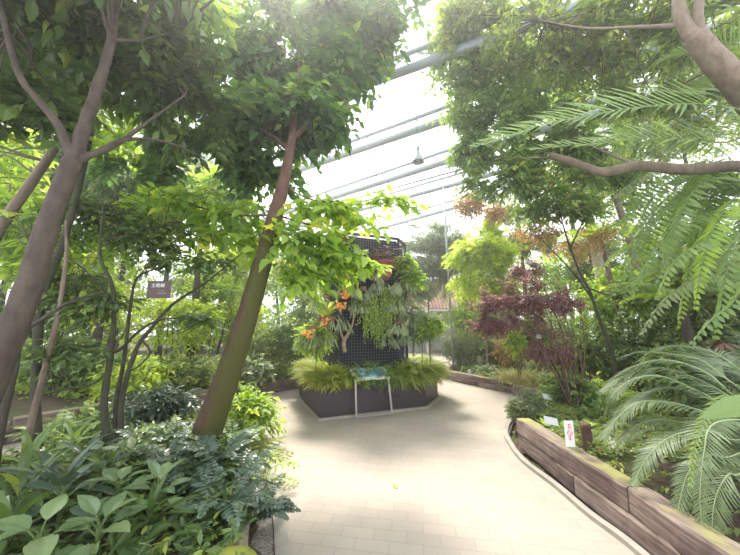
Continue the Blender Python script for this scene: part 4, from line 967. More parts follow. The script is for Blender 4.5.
# understorey fill beneath, one mass
m = MB(); r = np.random.default_rng(5); n = 2600
x = r.uniform(-4.2, -.62, n); y = r.uniform(1.4, 4.6, n); d = sdist(PATH, x, y); k = d > .22; x, y = x[k], y[k]; z = soil_z(x, y)
sprays(m, None, np.c_[x, y, z + r.uniform(.03, .16, len(x))], np.c_[r.normal(size=(len(x), 2)), np.abs(r.normal(.5, .4, len(x)))], 5, .12, .07, .028, 'lance', seed=6)
tag(m.build('undergrowth', 'leaf_broad_dark'), 'low dark undergrowth covering the soil of the left bed', 'undergrowth', kind='stuff')
m = MB(); sprays(m, None, P(187, 428, 3.15) + r.normal(0, .03, (5, 3)), r.normal(size=(5, 3)), 6, .05, .035, .015, 'lite', seed=7)
tag(m.build('white_flowers', 'petal_white', loc=P(187, 428, 3.15)), 'tiny white flowers at the left of the mossy trunk base', 'flowers')

# ================================================================== PLANTER PLANTS
zt = HP - .03; PG = 'ferns spilling over the planter rim'
def pl_pt(s, inn):  # s along the visible rim 0..1 from LL through FL, FR to RR
    seg = np.array([pl[6], pl[7], pl[0], pl[1], pl[2], pl[3]]); dd = np.r_[0, np.cumsum(np.linalg.norm(np.diff(seg, axis=0), axis=1))]; q = s * dd[-1]
    p = np.array([np.interp(q, dd, seg[:, 0]), np.interp(q, dd, seg[:, 1])]); c = pl.mean(0); return p + (c - p) / np.linalg.norm(c - p) * inn
for i in range(36):
    inner = i >= 24; s = (i + .5) / 24 if not inner else (i - 24 + .5) / 12; p = pl_pt(s, .17 if not inner else .38); left = s < .55
    out = p - pl.mean(0); a = math.atan2(out[1], out[0])
    names = 'bright yellow-green' if left else 'long drooping green'
    where = ['at the left rear corner', 'on the left rear side', 'on the left side', 'at the left of the front corner', 'left of the information board', 'directly behind the information board', 'right of the information board', 'at the right front corner', 'at the far right corner'][min(8, int(s * 9))]
    o = empty('planter_fern', (p[0], p[1], zt)); 
    ORD = 'first second third fourth fifth sixth seventh eighth ninth tenth eleventh twelfth thirteenth fourteenth fifteenth sixteenth seventeenth eighteenth nineteenth twentieth twenty-first twenty-second twenty-third twenty-fourth'.split()
    tag(o, '%s fern clump, %s from the left in the planter %s row' % (names, ORD[i - 24 if inner else i], 'inner' if inner else 'rim'), 'fern', PG)
    r = np.random.default_rng(700 + i)
    if abs(s - .5) < .07: mt, L, nl = 'leaf_mid', .55, 18
    elif left: mt, L, nl = 'leaf_fern_bright', .48, 20
    else: mt, L, nl = 'leaf_fern_bright' if i % 3 else 'leaf_olive', .58, 24
    for f in range(20 if left else 21):
        aa = a + r.normal(0, .95); b = np.array([p[0], p[1], zt]) + [r.normal(0, .05), r.normal(0, .05), 0]
        frond(o, arc(b, aa, L * (1.15 if inner else 1) * r.uniform(.7, 1.2), 1.3 + r.normal(0, .25), -.9 + r.normal(0, .3) + (.6 if left else .1)), nl, .075 if left else .065, .018 if left else .014, mt, 'rachis', .0028, seed=int(r.integers(1e6)), sweep=.4, t0=.12, shape='lance', drop=.1 if left else .35, vee=.05)
    m = MB(); nn = 230 if abs(s - .5) > .11 else 90; ang = a + r.normal(0, 1.0, nn); el = r.uniform(.45, 1.4, nn)
    m.leaves(np.array([p[0], p[1], zt]) + r.normal(0, .055, (nn, 3)) * [1, 1, .3] + [0, 0, .06], np.c_[np.cos(ang) * np.cos(el), np.sin(ang) * np.cos(el), np.sin(el)], [0, 0, 1.], r.uniform(.24, .42, nn) * (1 if left else 1.12) * (1.25 if inner else 1), .018, 'strap', .1, .62 if left else .8)
    m.build('foliage', mt, o)
# plants standing behind them inside the planter
m = MB(); r = np.random.default_rng(77)
th = []
for i in range(600):
    a = r.uniform(0, 6.28); p = pl.mean(0) + (pl[int(r.integers(0, len(pl)))] - pl.mean(0)) * r.uniform(.5, .9); th.append([*p, zt + r.uniform(.05, .38)])
sprays(m, None, np.array(th), np.c_[r.normal(size=(600, 2)), np.full(600, .9)], 6, .16, .08, .022, 'lance', seed=78)
tag(m.build('planter_undergrowth', 'leaf_olive'), 'low leafy cover filling the planter behind its rim ferns', 'undergrowth', kind='stuff')

# ---- plants on the tower: placed on its front face
def tw_pt(px, py, out=.04):
    """point on the front face plane of the tower seen at px,py"""
    d = ray(px, py); nn = np.array([*(-v_), 0]); p0 = np.array([*TL, 0]) + nn * out; t = ((p0 - EYE) @ nn) / (d @ nn); return EYE + d * t
def tr_pt(px, py, out=.04):
    nn2 = nrm(np.array([u[1] + v_[1], -(u[0] + v_[0])])); nn = np.array([*nn2, 0]); p0 = np.array([*TR, 0]) + nn * out; d = ray(px, py); t = ((p0 - EYE) @ nn) / (d @ nn); return EYE + d * t
OUTV = np.array([*(-v_), 0]); UU = np.array([*u, 0])
def staghorn(name, label, p, n, L, mat, w=.05, group=None, seed=0, shield='leaf_dead', droop=1.0):
    r = np.random.default_rng(seed + 900); o = empty(name, p); tag(o, label, 'fern', group)
    s = MB()
    for k in range(4):
        a = r.uniform(0, 6.28); bigleaf(s, p + OUTV * .02, nrm(UU * cos(a) + np.array([0, 0, 1]) * sin(a) + OUTV * .4), OUTV, .13, .13, 'ovate', -.1, -.2, r.uniform(0, 1))
    s.build('shield_frond', shield, o, True)
    for k in range(n):
        m = MB(); az = r.uniform(-1.3, 1.3); d0 = OUTV * cos(az) + UU * sin(az); l = L * r.uniform(.65, 1.1); a2 = math.atan2(d0[1], d0[0])
        c = arc(p + OUTV * .03, a2, l * .55, r.uniform(.1, .9), -.9 * droop); m.leaves([c[0]], nrm(c[3] - c[0]), np.array([0, 0, 1.]), np.linalg.norm(c[3] - c[0]) * 1.1, w * .8, 'strap', .1, .0, [r.uniform()])
        pp_ = smooth_path(c, 3)
        for j in range(len(pp_) - 1): 
            t = j / len(pp_); x = perp(nrm(pp_[j + 1] - pp_[j])); w0 = w * (.3 + .4 * t); w1 = w * (.3 + .4 * (t + 1 / len(pp_)))
            m.add([pp_[j] - x * w0 / 2, pp_[j] + x * w0 / 2, pp_[j + 1] + x * w1 / 2, pp_[j + 1] - x * w1 / 2], q=[[0, 1, 2, 3]], r=r.uniform())
        tip = pp_[-1]; dT = nrm(pp_[-1] - pp_[-3]); x = perp(dT)
        for s_ in (-1, -.35, .35, 1):
            dd = nrm(dT + x * s_ * .55 + [0, 0, -.25 * droop]); m.leaves([tip - dT * .01], dd, OUTV + [0, 0, .6], l * .5 * r.uniform(.7, 1.1), w * .45, 'strap', .1, .3, [r.uniform()])
        m.build('frond', mat, o)
    return o
SG = 'staghorn ferns mounted on the wire-grid tower'
sg = [(356, 306, 7, .3, 'small staghorn fern beside the driftwood on the tower'), (390, 305, 9, .34, 'staghorn fern among the olive hanging stems'), (370, 276, 9, .3, 'staghorn fern touching the clay pot from the left'), (322, 300, 9, .4, "staghorn fern above the bird's nest fern"), (384, 338, 8, .3, 'lowest staghorn fern at the middle of the tower'), (396, 325, 9, .34, 'staghorn fern low at the tower corner'), (330, 318, 9, .42, 'large staghorn fern low on the left of the tower'), (316, 332, 8, .5, 'long hanging staghorn fern at the lower left of the tower'), (348, 288, 10, .34, 'staghorn fern below the orange blossoms'),
      (362, 292, 8, .28, 'small staghorn fern at the middle of the tower'), (378, 284, 10, .34, 'staghorn fern just below the clay pot'), (398, 285, 10, .36, 'staghorn fern at the right corner of the tower'),
      (402, 318, 9, .36, 'grey-green staghorn fern on the lower right of the tower'), (404, 335, 9, .34, 'lowest staghorn fern on the right of the tower'), (338, 270, 8, .3, 'small staghorn fern high on the left of the tower'), (412, 300, 8, .3, 'staghorn fern on the right side face of the tower')]
for i, (px, py, n_, L, lb) in enumerate(sg):
    p = tw_pt(px, py) if px < 396 else tr_pt(min(px, 408), py)
    staghorn('staghorn_fern', lb, p, n_ + 5, L * 1.35, 'leaf_greygreen', .045, SG, i)
# bird's nest fern
p = tw_pt(326, 318, .14); o = empty('birds_nest_fern', p); tag(o, "lime-green bird's nest fern with upright straps on the tower's left", 'fern'); r = np.random.default_rng(4)
for k in range(20):
    a = k * 2.4; el = .7 + r.uniform(-.15, .6); m = MB(); bigleaf(m, p, np.array([cos(a) * cos(el), sin(a) * cos(el), sin(el)]), [0, 0, 1.01], .46 * r.uniform(.7, 1.1), .075, 'lance', .15, .22, r.uniform(.2, .9)); m.build('frond', 'leaf_lime', o, True)
MB().lathe(p - [0, 0, .12], [(0, 0), (.10, .01), (.17, .07), (.18, .13), (.10, .16), (0, .17)], 18).build('root_ball', 'leaf_dead', o)
# curtain of hanging stems
RG = 'curtains of hanging green stems on the tower'
for i, (px, py, w_, L, n_, mt, lb) in enumerate([(368, 298, .26, .66, 70, 'leaf_bright', 'bright green hanging stems at the centre of the tower'), (386, 292, .24, .6, 70, 'leaf_bright', 'olive hanging stems right of the tower centre'), (352, 290, .14, .35, 20, 'leaf_greygreen', 'short grey-green hanging stems left of the tower centre'), (378, 316, .26, .55, 50, 'leaf_bright', 'lowest bright hanging stems above the planter ferns'), (399, 300, .16, .7, 30, 'leaf_greygreen', 'long grey-green hanging stems at the tower corner')]):
    p = tw_pt(px, py, .06); o = empty('hanging_cactus', p); tag(o, lb, 'plant', RG); r = np.random.default_rng(i + 50); m = MB(); st = MB()
    for k in range(n_):
        q = p + UU * r.normal(0, w_ * .45) + OUTV * r.uniform(0, .05) + [0, 0, r.uniform(-.05, .08)]; l = L * r.uniform(.45, 1.1); dr = UU * r.normal(0, .12) + OUTV * r.uniform(.05, .25)
        c = [q, q + OUTV * .05 + dr * .15 + [0, 0, .0], q + OUTV * .08 + dr * .4 * l + [0, 0, -.45 * l], q + OUTV * .08 + dr * .4 * l + UU * r.normal(0, .02) + [0, 0, -l]]; cc = smooth_path(c, 5); st.tube(cc, .0035, 4)
        nn_ = int(l / .022); tt = np.linspace(.12, 1, nn_); pos = np.stack([np.interp(tt, np.linspace(0, 1, len(cc)), cc[:, j]) for j in range(3)], 1)
        m.leaves(pos, np.array([0, 0, -1.]) + r.normal(0, .45, (nn_, 3)), OUTV + r.normal(0, .4, (nn_, 3)), .055, .018, 'lite', .1, .1)
    m.build('foliage', mt, o); st.build('stems', 'twig_green', o)
# clay hanging pot with dried plant
p = tw_pt(384, 271, .17); e = empty('clay_pot', p - [0, 0, .15]); tag(e, 'reddish clay pot with dried stems fixed high on the tower', 'pot')
MB().lathe(p - [0, 0, .19], [(0, .0), (.07, .0), (.13, .08), (.18, .22), (.20, .34), (.215, .34), (.215, .38), (.19, .38), (.17, .3), (0, .28)], 26).build('pot_body', 'clay', e, True)
m = MB(); r = np.random.default_rng(9); sprays(m, None, p + [0, 0, .26] + r.normal(0, 1, (70, 3)) * [.19, .12, .09], np.c_[r.normal(size=(70, 2)), r.uniform(0, 1, 70)], 6, .16, .09, .03, 'lance', seed=3); m.build('dried_foliage', 'leaf_dead', e)
MB().bar(p - [0, 0, .0] - OUTV * .17, p - OUTV * .05, .02, .03).build('bracket', 'black_mesh', e)
# second, paler pot at the lower left
p = tw_pt(312, 330, .22); e = empty('hanging_pot', p - [0, 0, .08]); tag(e, 'pale mossy hanging pot with an orange rim at the tower lower left', 'pot')
MB().lathe(p - [0, 0, .09], [(0, 0), (.06, .01), (.11, .07), (.12, .15), (.105, .15), (.08, .08), (0, .07)], 20).build('pot_body', 'leaf_greygreen', e, True)
MB().tube([p + np.array([.115 * cos(a), .115 * sin(a), .065]) for a in np.linspace(0, 2 * pi, 17)], .014, 6).build('rim', 'clay', e, True)
MB().tube([p + OUTV * .0 - [0, 0, .02], p - OUTV * .16 + UU * .12 + [0, 0, .02]], .012, 6).build('bracket', 'black_mesh', e)
# orange blossoms (bromeliads)
OG = 'orange blossoms on the left of the tower'
for i, (px, py, s_, lb) in enumerate([(349, 275, .10, 'largest orange blossom cluster left of the clay pot'), (345, 295, .07, 'orange blossom cluster below the largest one'), (341, 306, .06, 'yellow-orange blossom low on the tower left'), (324, 322, .06, "small orange blossom under the bird's nest fern"), (308, 333, .06, 'orange blossom cluster at the hanging pot'), (359, 257, .05, 'small single orange blossom among the lime leaves')]):
    p = tw_pt(px, py, .42); o = empty('orange_blossom', p); tag(o, lb, 'flower', OG); r = np.random.default_rng(i + 20)
    m = MB(); s_ *= 1.5; m.leaves(np.repeat([p], 26, 0) + r.normal(0, s_ * .35, (26, 3)), r.normal(size=(26, 3)) + OUTV * .6, r.normal(size=(26, 3)), s_ * .8, s_ * .45, 'ovate'); m.build('petals', 'leaf_orange', o)
    MB().tube([p, p * .5 + (p - OUTV * .40) * .5 + [0, 0, -.04], p - OUTV * .40], .006, 5).build('stem', 'twig_green', o)
# driftwood branch
e = empty('driftwood', tw_pt(347, 349, .12)); tag(e, 'forked bare tan branch standing against the lower tower', 'branch')
m = MB(); limb(m, [tw_pt(345, 352, .12), tw_pt(344, 342, .12), tw_pt(351, 328, .12), tw_pt(355, 314, .10)], [.04, .038, .026, .012], 10); limb(m, [tw_pt(345, 343, .12), tw_pt(340, 330, .14), tw_pt(339, 318, .13)], [.028, .02, .012], 8); m.build('branches', 'driftwood', e, True)
# leafy plants hugging the tower
shrubs_t = [(352, 262, 5.35, .22, .16, 34, .12, .075, 'ovate', 'leaf_lime', 'lime leaves of a climber left of the clay pot'), (405, 262, 6.0, .16, .12, 18, .13, .08, 'ovate', 'leaf_lime', 'lime climber leaves right of the clay pot'), (412, 278, 6.0, .2, .16, 24, .12, .07, 'ovate', 'leaf_lime', 'climber with lime leaves at the tower right edge')]
for i, (px, py, Y, rx, rz, n, L, Wd, sh, mt, lb) in enumerate(shrubs_t):
    e = empty('climbing_plant', P(px, py, Y)); tag(e, lb, 'plant', 'lime-leaved climbers on the tower'); 
    crown(e, [(P(px, py, Y), (rx, .1, rz), 1)], n, 5, .2, L, Wd, sh, mt, np.array([P(px, py, Y + .1)]), 'twig_green', .3, seed=140 + i, nb=10, br=.004)
for i, (px, py, rx, rz, mt, lb) in enumerate([(420, 322, .36, .42, 'leaf_greygreen', 'grey-green feathery plant beside the right of the tower'), (428, 325, .25, .16, 'leaf_lime', 'lime-leaved plant right of the tower above the ferns'), (315, 338, .3, .28, 'leaf_bright', 'bright leafy plant at the left foot of the tower')]):
    Y = 6.15 if px > 400 else 5.3; c = P(px, py, Y); e = empty('leafy_plant', (c[0], c[1], zt)); tag(e, lb, 'plant')
    m = MB(); m.tube(smooth_path([(c[0], c[1], zt - .02), (c[0] + .03, c[1], (zt + c[2]) / 2), c]), .01, 6); m.build('stem', 'twig_green', e)
    crown(e, [(c, (rx, .2, rz), 1)], 110, 7, .18, .07 if i != 1 else .11, .03 if i != 1 else .05, 'ovate', mt, np.array([c]), 'twig_green', .25, seed=150 + i, nb=10, br=.004)

for i, (px, py, Y, rx, rz, n, mt, lb) in enumerate([(150, 408, 4.25, .5, .26, 90, 'leaf_blue', 'dark bushy plant covering the timber left of the mossy trunk'), (85, 425, 3.9, .42, .2, 60, 'leaf_mid', 'mid-green bushy plant just left of the small tree stems'), (245, 408, 4.15, .34, .26, 70, 'leaf_bright', 'bright bushy plant right of the mossy trunk at the path bend'),
                                              (20, 405, 5.7, .7, .3, 70, 'leaf_yellowlime', 'low yellow-green plant beyond the side path at the left edge'), (70, 398, 5.8, .6, .3, 70, 'leaf_bright', 'low bright plant behind the double timber edging')]):
    shrub('leafy_plant', lb, 'plant', px, py, Y, rx, rz, n, .13, .04, 'lance', mt, 'bushy plants around the left timbers', seed=640 + i, stems=3, Lvar=.4)
# ================================================================== RIGHT SIDE: TREES
# large tree entering from the right edge, upper
c0 = P(820, 330, 3.6); z0 = on_soil(c0[0], c0[1]); tD = empty('tree', (c0[0], c0[1], z0)); tag(tD, 'thick brown tree forking at the top right corner', 'tree')
m = MB(); tr = limb(m, [(c0[0] + .1, c0[1] + .2, z0 - .05), P(860, 250, 3.3), P(800, 160, 2.8), P(745, 92, 2.6), P(716, 62, 2.55), P(694, 36, 2.55)], [.17, .15, .135, .115, .10, .09], 16, 7, .03)
f1 = limb(m, [P(697, 40, 2.55), P(682, 18, 2.6), P(678, -10, 2.65), P(675, -60, 2.8)], [.072, .058, .05, .035], 12)
f2 = limb(m, [P(700, 42, 2.55), P(698, 10, 2.5), P(706, -30, 2.45)], [.05, .04, .03], 10)
f3 = limb(m, [P(684, 25, 2.6), P(640, 27, 2.9), P(585, 28, 3.4), P(540, 20, 3.8)], [.025, .018, .012, .008], 8)
m.build('trunk', 'bark_tan', tD, True)
anc = np.concatenate([f1[4:], f2[6:], f3[3:], tr[-8:]])
crown(tD, [blob(620, 30, 3.9, .95, .6, .55, 2), blob(700, 20, 3.5, .8, .5, .45, 1.5), blob(545, 45, 4.4, .95, .6, .6, 2), blob(640, 85, 4.6, 1.0, .5, .5, 1.6), blob(480, 35, 4.9, .85, .6, .7, 1.8), blob(710, 110, 4.2, .7, .5, .5, 1.0), blob(590, -10, 4.2, 1.4, .6, .4, 1), blob(470, 0, 4.6, .6, .5, .6, 1.3), blob(600, 60, 5.2, 1.5, .5, .8, 2), blob(740, 60, 4.5, .9, .5, .9, 1.2)],
      1050, 8, .33, .125, .052, 'obovate', 'leaf_olive', anc, 'twig', .2, hole=.33, seed=171, nb=60, br=.012, Lvar=.35, spread=.9)
# tree with the long horizontal tan branch
c0 = P(830, 300, 4.2); z0 = on_soil(c0[0], c0[1]); tE = empty('tree', (c0[0], c0[1], z0)); tag(tE, 'tree whose long bare tan branch reaches left across the upper right', 'tree')
m = MB(); trE = limb(m, [(c0[0], c0[1], z0 - .05), P(835, 230, 4.0), P(800, 190, 3.6), P(745, 167, 3.3), P(690, 170, 3.3), P(640, 166, 3.3), P(605, 172, 3.3), P(588, 168, 3.3), P(570, 161, 3.3), P(548, 155, 3.3)], [.12, .10, .08, .065, .062, .06, .055, .045, .042, .034], 12, 6, .03)
bE = limb(m, [P(640, 166, 3.35), P(600, 150, 4.3), P(540, 120, 5.2), P(480, 80, 5.4)], [.02, .018, .016, .01], 9)
m.build('trunk', 'bark_tan', tE, True)
crown(tE, [blob(475, 95, 5.2, .8, .6, .75, 2), blob(455, 55, 5.4, .55, .5, .65, 1.2), blob(520, 125, 5.0, .85, .6, .5, 1.8), blob(560, 150, 5.0, .8, .5, .45, 1.4), blob(510, 175, 5.0, .8, .5, .35, 1.4), blob(560, 210, 5.2, .7, .5, .35, 1.0), blob(475, 145, 5.3, .45, .4, .4, .9), blob(450, 20, 5.4, .45, .3, .6, 1.0), blob(520, 70, 5.8, 1.2, .5, .9, 2), blob(590, 180, 5.8, 1.2, .5, .5, 1.5)],
      900, 8, .34, .14, .058, 'obovate', 'leaf_mid', np.concatenate([bE[5:], trE[-10:]]), 'twig', .25, hole=.33, seed=181, nb=60, br=.012, Lvar=.35)
# pale columnar trunks
thin_tree('pale_trunk_tree', 'pale straight trunk rising behind the thin crooked tree', [(612, 375, 6.6), (606, 320, 6.6), (600, 270, 6.6), (592, 232, 6.6), (585, 200, 6.6), (576, 150, 6.7), (570, 110, 6.8)], [.12, .115, .11, .10, .10, .09], 'bark_pale',
          [blob(570, 90, 7.0, 1.3, .8, .8), blob(640, 120, 7.2, 1.2, .7, .7), blob(600, 170, 7.4, 1.2, .5, .4, .7)], 260, (7, .4, .14, .055, 'ovate', 'leaf_bright'), seed=191, hole=.35)
thin_tree('pale_trunk_tree', 'thinner pale trunk further right behind the arching palm fronds', [(655, 385, 8.0), (645, 320, 8.0), (632, 250, 8.0), (618, 205, 8.0), (605, 165, 8.1)], [.09, .085, .08, .075], 'bark_tan',
          [blob(600, 190, 8.5, 1.2, .7, .7), blob(660, 215, 8.5, 1.3, .7, .7)], 200, (7, .4, .13, .055, 'ovate', 'leaf_bright'), seed=192, hole=.35)
# thin crooked branchy tree
p0 = G(616, 385, .3); e = empty('slender_tree', (P(616, 385, 5.3)[0], 5.3, on_soil(P(616, 385, 5.3)[0], 5.3))); tag(e, 'thin crooked branching stem behind the cycad fronds', 'tree'); f = e.location
m = MB(); Y = 5.3
an = [limb(m, [(f[0], f[1], f[2] - .05), P(613, 355, Y), P(600, 322, Y), P(590, 292, Y), P(578, 268, Y), P(566, 235, Y), P(558, 205, Y)], [.035, .03, .026, .022, .015, .008], 9),
      limb(m, [P(594, 302, Y), P(575, 275, Y), P(552, 250, Y), P(540, 238, Y)], [.016, .013, .01, .006], 8), limb(m, [P(588, 288, Y), P(604, 294, Y), P(625, 300, Y), P(660, 330, Y)], [.014, .012, .009, .006], 8),
      limb(m, [P(570, 248, Y), P(590, 212, Y), P(610, 214, Y), P(626, 232, Y)], [.014, .013, .01, .006], 8)]
m.build('trunk', 'bark_green', e, True)
crown(e, [blob(560, 200, Y + .2, .6, .3, .25), blob(540, 232, Y + .3, .5, .3, .2), blob(600, 235, Y + .3, .4, .3, .2, .6), blob(575, 250, Y + .4, .5, .3, .2, .6)], 130, 9, .3, .075, .028, 'lance', 'leaf_rust', np.concatenate(an)[10:], 'twig', .2, seed=201, nb=20, br=.005)
# red-leaved shrub
p0 = P(575, 408, 4.7); z0 = on_soil(p0[0], p0[1]); e = empty('red_leaved_shrub', (p0[0], p0[1], z0)); tag(e, 'dark red-leaved shrub with fanning thin stems right of the path', 'shrub')
m = MB(); an = []; r = np.random.default_rng(44)
for i, (tx, ty) in enumerate([(500, 300), (515, 285), (530, 275), (545, 290), (520, 320), (540, 320), (560, 300), (535, 345), (548, 330), (570, 320), (580, 300), (555, 350)]):
    Yt = 4.7 + r.uniform(-.2, .7); b = np.array([p0[0], p0[1], z0 - .03]) + [r.normal(0, .05), r.normal(0, .05), 0]; t_ = P(tx, ty, Yt); an.append(limb(m, [b, b * .5 + t_ * .5 + [.10, 0, .06], t_], [.015, .010, .004], 6, 6))
m.build('stems', 'bark_red', e, True)
crown(e, [blob(505, 305, 5.3, .55, .4, .42, 2), blob(535, 300, 5.2, .5, .4, .4, 2), blob(548, 345, 5.0, .35, .3, .28, 1), blob(490, 320, 5.4, .35, .3, .22, 1), blob(565, 300, 5.2, .3, .3, .3, .6), blob(525, 268, 5.4, .35, .3, .15, .6)], 620, 9, .2, .055, .02, 'lance', 'leaf_red', np.concatenate(an)[20:], 'bark_red', .3, seed=211, nb=60, br=.004, hole=.16)
# maple-like lime tree and its rusty top
e = far_tree('lime-yellow maple-like tree right of the tower, with rusty top', 482, 262, 8.6, 1.05, 1.15, 520, .17, .16, 'palmate', 'leaf_yellowlime', seed=221, group=None, trunk=.05, tm='bark_tan', fold=.0, bend=.15, k=7)
crown(e, [blob(470, 205, 8.4, .45, .3, .35), blob(495, 212, 8.4, .35, .3, .3, .6)], 90, 8, .3, .10, .05, 'ovate', 'leaf_rust', None, 'twig', .2, seed=222, name='rusty_foliage')
e = far_tree('grey-green feathery conifer between tower and lime tree', 427, 258, 12.5, 1.5, 1.6, 1500, .16, .04, 'lance', 'leaf_greygreen', seed=231, group=None, trunk=.05, tm='bark_tan', k=9)
far_tree('smaller grey-green tree at the right shoulder of the tower', 412, 285, 11.5, .8, .8, 420, .14, .036, 'lance', 'leaf_greygreen', seed=232, group=None, trunk=.05, k=9)
BT = 'trees beyond the right beds'
far_tree('olive tree behind the lime maple-like tree', 520, 230, 10, 1.3, 1.2, 300, .14, .055, 'ovate', 'leaf_olive', seed=241, group=BT)
far_tree('dense green tree behind the pale trunks', 590, 255, 9.8, 1.6, 1.4, 330, .14, .055, 'ovate', 'leaf_mid', seed=242, group=BT)
far_tree('bright green tree behind the arching palm fronds', 660, 260, 9.0, 1.5, 1.4, 330, .14, .055, 'ovate', 'leaf_bright', seed=243, group=BT)
far_tree('green tree filling the right edge of the view', 745, 250, 8.0, 1.4, 1.6, 300, .15, .06, 'ovate', 'leaf_mid', seed=244, group=BT)
far_tree('high olive tree above the right palm fronds', 680, 130, 8.0, 2.0, 1.2, 330, .15, .06, 'ovate', 'leaf_olive', seed=245, group=BT)
far_tree('tall bright tree high behind the right canopy', 560, 110, 10, 2.0, 1.6, 330, .16, .065, 'ovate', 'leaf_bright', seed=246, group=BT)
BS = 'shrubs in the right beds'
bush = [
 (462, 346, 9.6, .7, .68, 320, .065, .022, 'lance', 'leaf_greygreen', 'fine-leaved grey-green shrub above the far timber edging'),
 (492, 352, 9.3, .66, .56, 180, .08, .035, 'ovate', 'leaf_mid', 'dark green shrub right of the grey-green one'),
 (488, 372, 8.2, .34, .18, 46, .09, .05, 'ovate', 'leaf_greygreen', 'low broad-leaved plant beside the orange label'),
 (470, 320, 10.5, .8, .7, 160, .11, .06, 'ovate', 'leaf_bright', 'bright shrub below the lime maple-like tree'),
 (515, 346, 8.4, .6, .5, 120, .08, .035, 'lance', 'leaf_rust', 'brownish shrub behind the pale grass clump'),
 (527, 406, 4.65, .27, .24, 330, .035, .016, 'ovate', 'leaf_greygreen', 'small rounded fine-leaved bush at the corner of the right timbers'),
 (545, 330, 8.6, .8, .7, 170, .12, .05, 'lance', 'leaf_olive', 'olive shrub behind the red-leaved shrub'),
 (590, 350, 6.4, .8, .8, 230, .10, .04, 'lance', 'leaf_olive', 'olive shrub behind the thin crooked stem'),
 (572, 395, 4.9, .42, .35, 120, .09, .045, 'ovate', 'leaf_mid', 'leafy green plant around the foot of the red-leaved shrub'),
 (640, 350, 5.8, .8, .7, 230, .10, .045, 'ovate', 'leaf_mid', 'mid-green shrub behind the tallest cycad fronds'),
 (700, 330, 5.6, .8, .8, 220, .11, .045, 'lance', 'leaf_olive', 'olive shrub right behind the cycad'),
 (700, 285, 5.4, .9, .7, 230, .12, .05, 'lance', 'leaf_olive', 'tall leafy shrub behind the arching palm fronds'),
 (690, 375, 4.3, .6, .4, 170, .10, .045, 'ovate', 'leaf_mid', 'leafy shrub directly behind the cycad fronds'),
 (620, 300, 6.3, .9, .7, 230, .11, .05, 'lance', 'leaf_bright', 'sunlit shrub between the pale trunks and the crooked stem'),
 (755, 340, 5.0, .7, .9, 170, .12, .05, 'ovate', 'leaf_mid', 'green shrub at the right edge behind the cycad'),
 (605, 400, 5.0, .5, .35, 120, .09, .04, 'ovate', 'leaf_bright', 'bright low shrub behind the cycad frond tips')]
for i, (px, py, Y, rx, rz, n, L, Wd, sh, mt, lb) in enumerate(bush):
    shrub('shrub', lb, 'shrub', px, py, Y, rx, rz, n, L, Wd, sh, mt, BS, seed=260 + i, Lvar=.4, stems=6 if rx > .4 else 4)
e = shrub('shrub', 'small lime-yellow plant glowing between the red shrub stems', 'shrub', 516, 340, 7.0, .16, .22, 26, .11, .06, 'ovate', 'leaf_lime', None, seed=290, stems=3)
# pale grass clump
o = None; gp = P(528, 385, 6.0); zz = on_soil(gp[0], gp[1]); r = np.random.default_rng(3)
for i, (px, Y, lb) in enumerate([(513, 7.35, 'pale grass clump left part on the far timber'), (528, 7.05, 'pale grass clump middle above the yellowish timber'), (544, 6.75, 'pale grass clump nearest the red-leaved shrub')]):
    c = P(px, 380, Y); z = on_soil(c[0], c[1]); m = MB(); n = 650; a = r.uniform(0, 6.28, n); el = r.uniform(.5, 1.4, n)
    m.leaves(np.c_[c[0] + r.normal(0, .16, n), c[1] + r.normal(0, .12, n), np.full(n, z - .01)], np.c_[np.cos(a) * np.cos(el), np.sin(a) * np.cos(el), np.sin(el)], [0, 0, 1.], r.uniform(.25, .5, n), .013, 'strap', .1, .55)
    tag(m.build('grass_clump', 'leaf_grass', loc=(c[0], c[1], z)), lb, 'grass', 'pale grass clumps on the far right bed')
# groundcover on the right bed
for nm, x0, x1, y0, y1, n, L, Wd, mt, lb in [('groundcover', 1.9, 4.6, 2.0, 5.2, 2600, .055, .024, 'leaf_olive', 'low olive groundcover on the soil of the right bed'), ('groundcover', 1.7, 7, 5.4, 10, 1700, .09, .04, 'leaf_mid', 'leafy groundcover of the far right bed'), ('groundcover', -9, -1.4, 5.6, 10, 2000, .11, .045, 'leaf_bright', 'bright leafy groundcover behind the left timber edging')]:
    x = r.uniform(x0, x1, n); y = r.uniform(y0, y1, n); k = sdist(PATH, x, y) > .35
    if y0 == 2.0: k &= ~((y < 3.1) & (x > 1.95) & (r.uniform(size=n) < .8))
    x, y = x[k], y[k]; m = MB(); sprays(m, None, np.c_[x, y, soil_z(x, y) + r.uniform(.02, .14, len(x))], np.c_[r.normal(size=(len(x), 2)), np.abs(r.normal(.5, .4, len(x)))], 6, L * 2, L, Wd, 'ovate', seed=17)
    tag(m.build(nm, mt), lb, 'groundcover', kind='stuff')
LB = 'broad-leaved plants along the right timber edging'
for i, (px, py, Y, n, L, Wd, mt, lb) in enumerate([(545, 424, 3.9, 8, .14, .06, 'leaf_bright', 'bright leafy plant left of the grey plant label'), (562, 424, 3.85, 8, .2, .07, 'leaf_mid', 'dark strap-leaved plant between the grey label and white sign'), (578, 420, 3.75, 7, .22, .075, 'leaf_broad_pale', 'long-leaved pale plant above the white sign'),
                                       (590, 428, 3.8, 8, .13, .075, 'leaf_lime', 'yellow-green leafy plant at the reddish stump'), (567, 438, 3.5, 8, .12, .06, 'leaf_olive', 'low plant just left of the white sign')]):
    h = P(px, py, Y); zg = on_soil(h[0], h[1]); rosette('leafy_plant', lb, 'plant', (h[0], h[1], zg), n, L, Wd, mt, 'ovate', (1.2, .3), .08, LB, seed=60 + i, bend=.3)
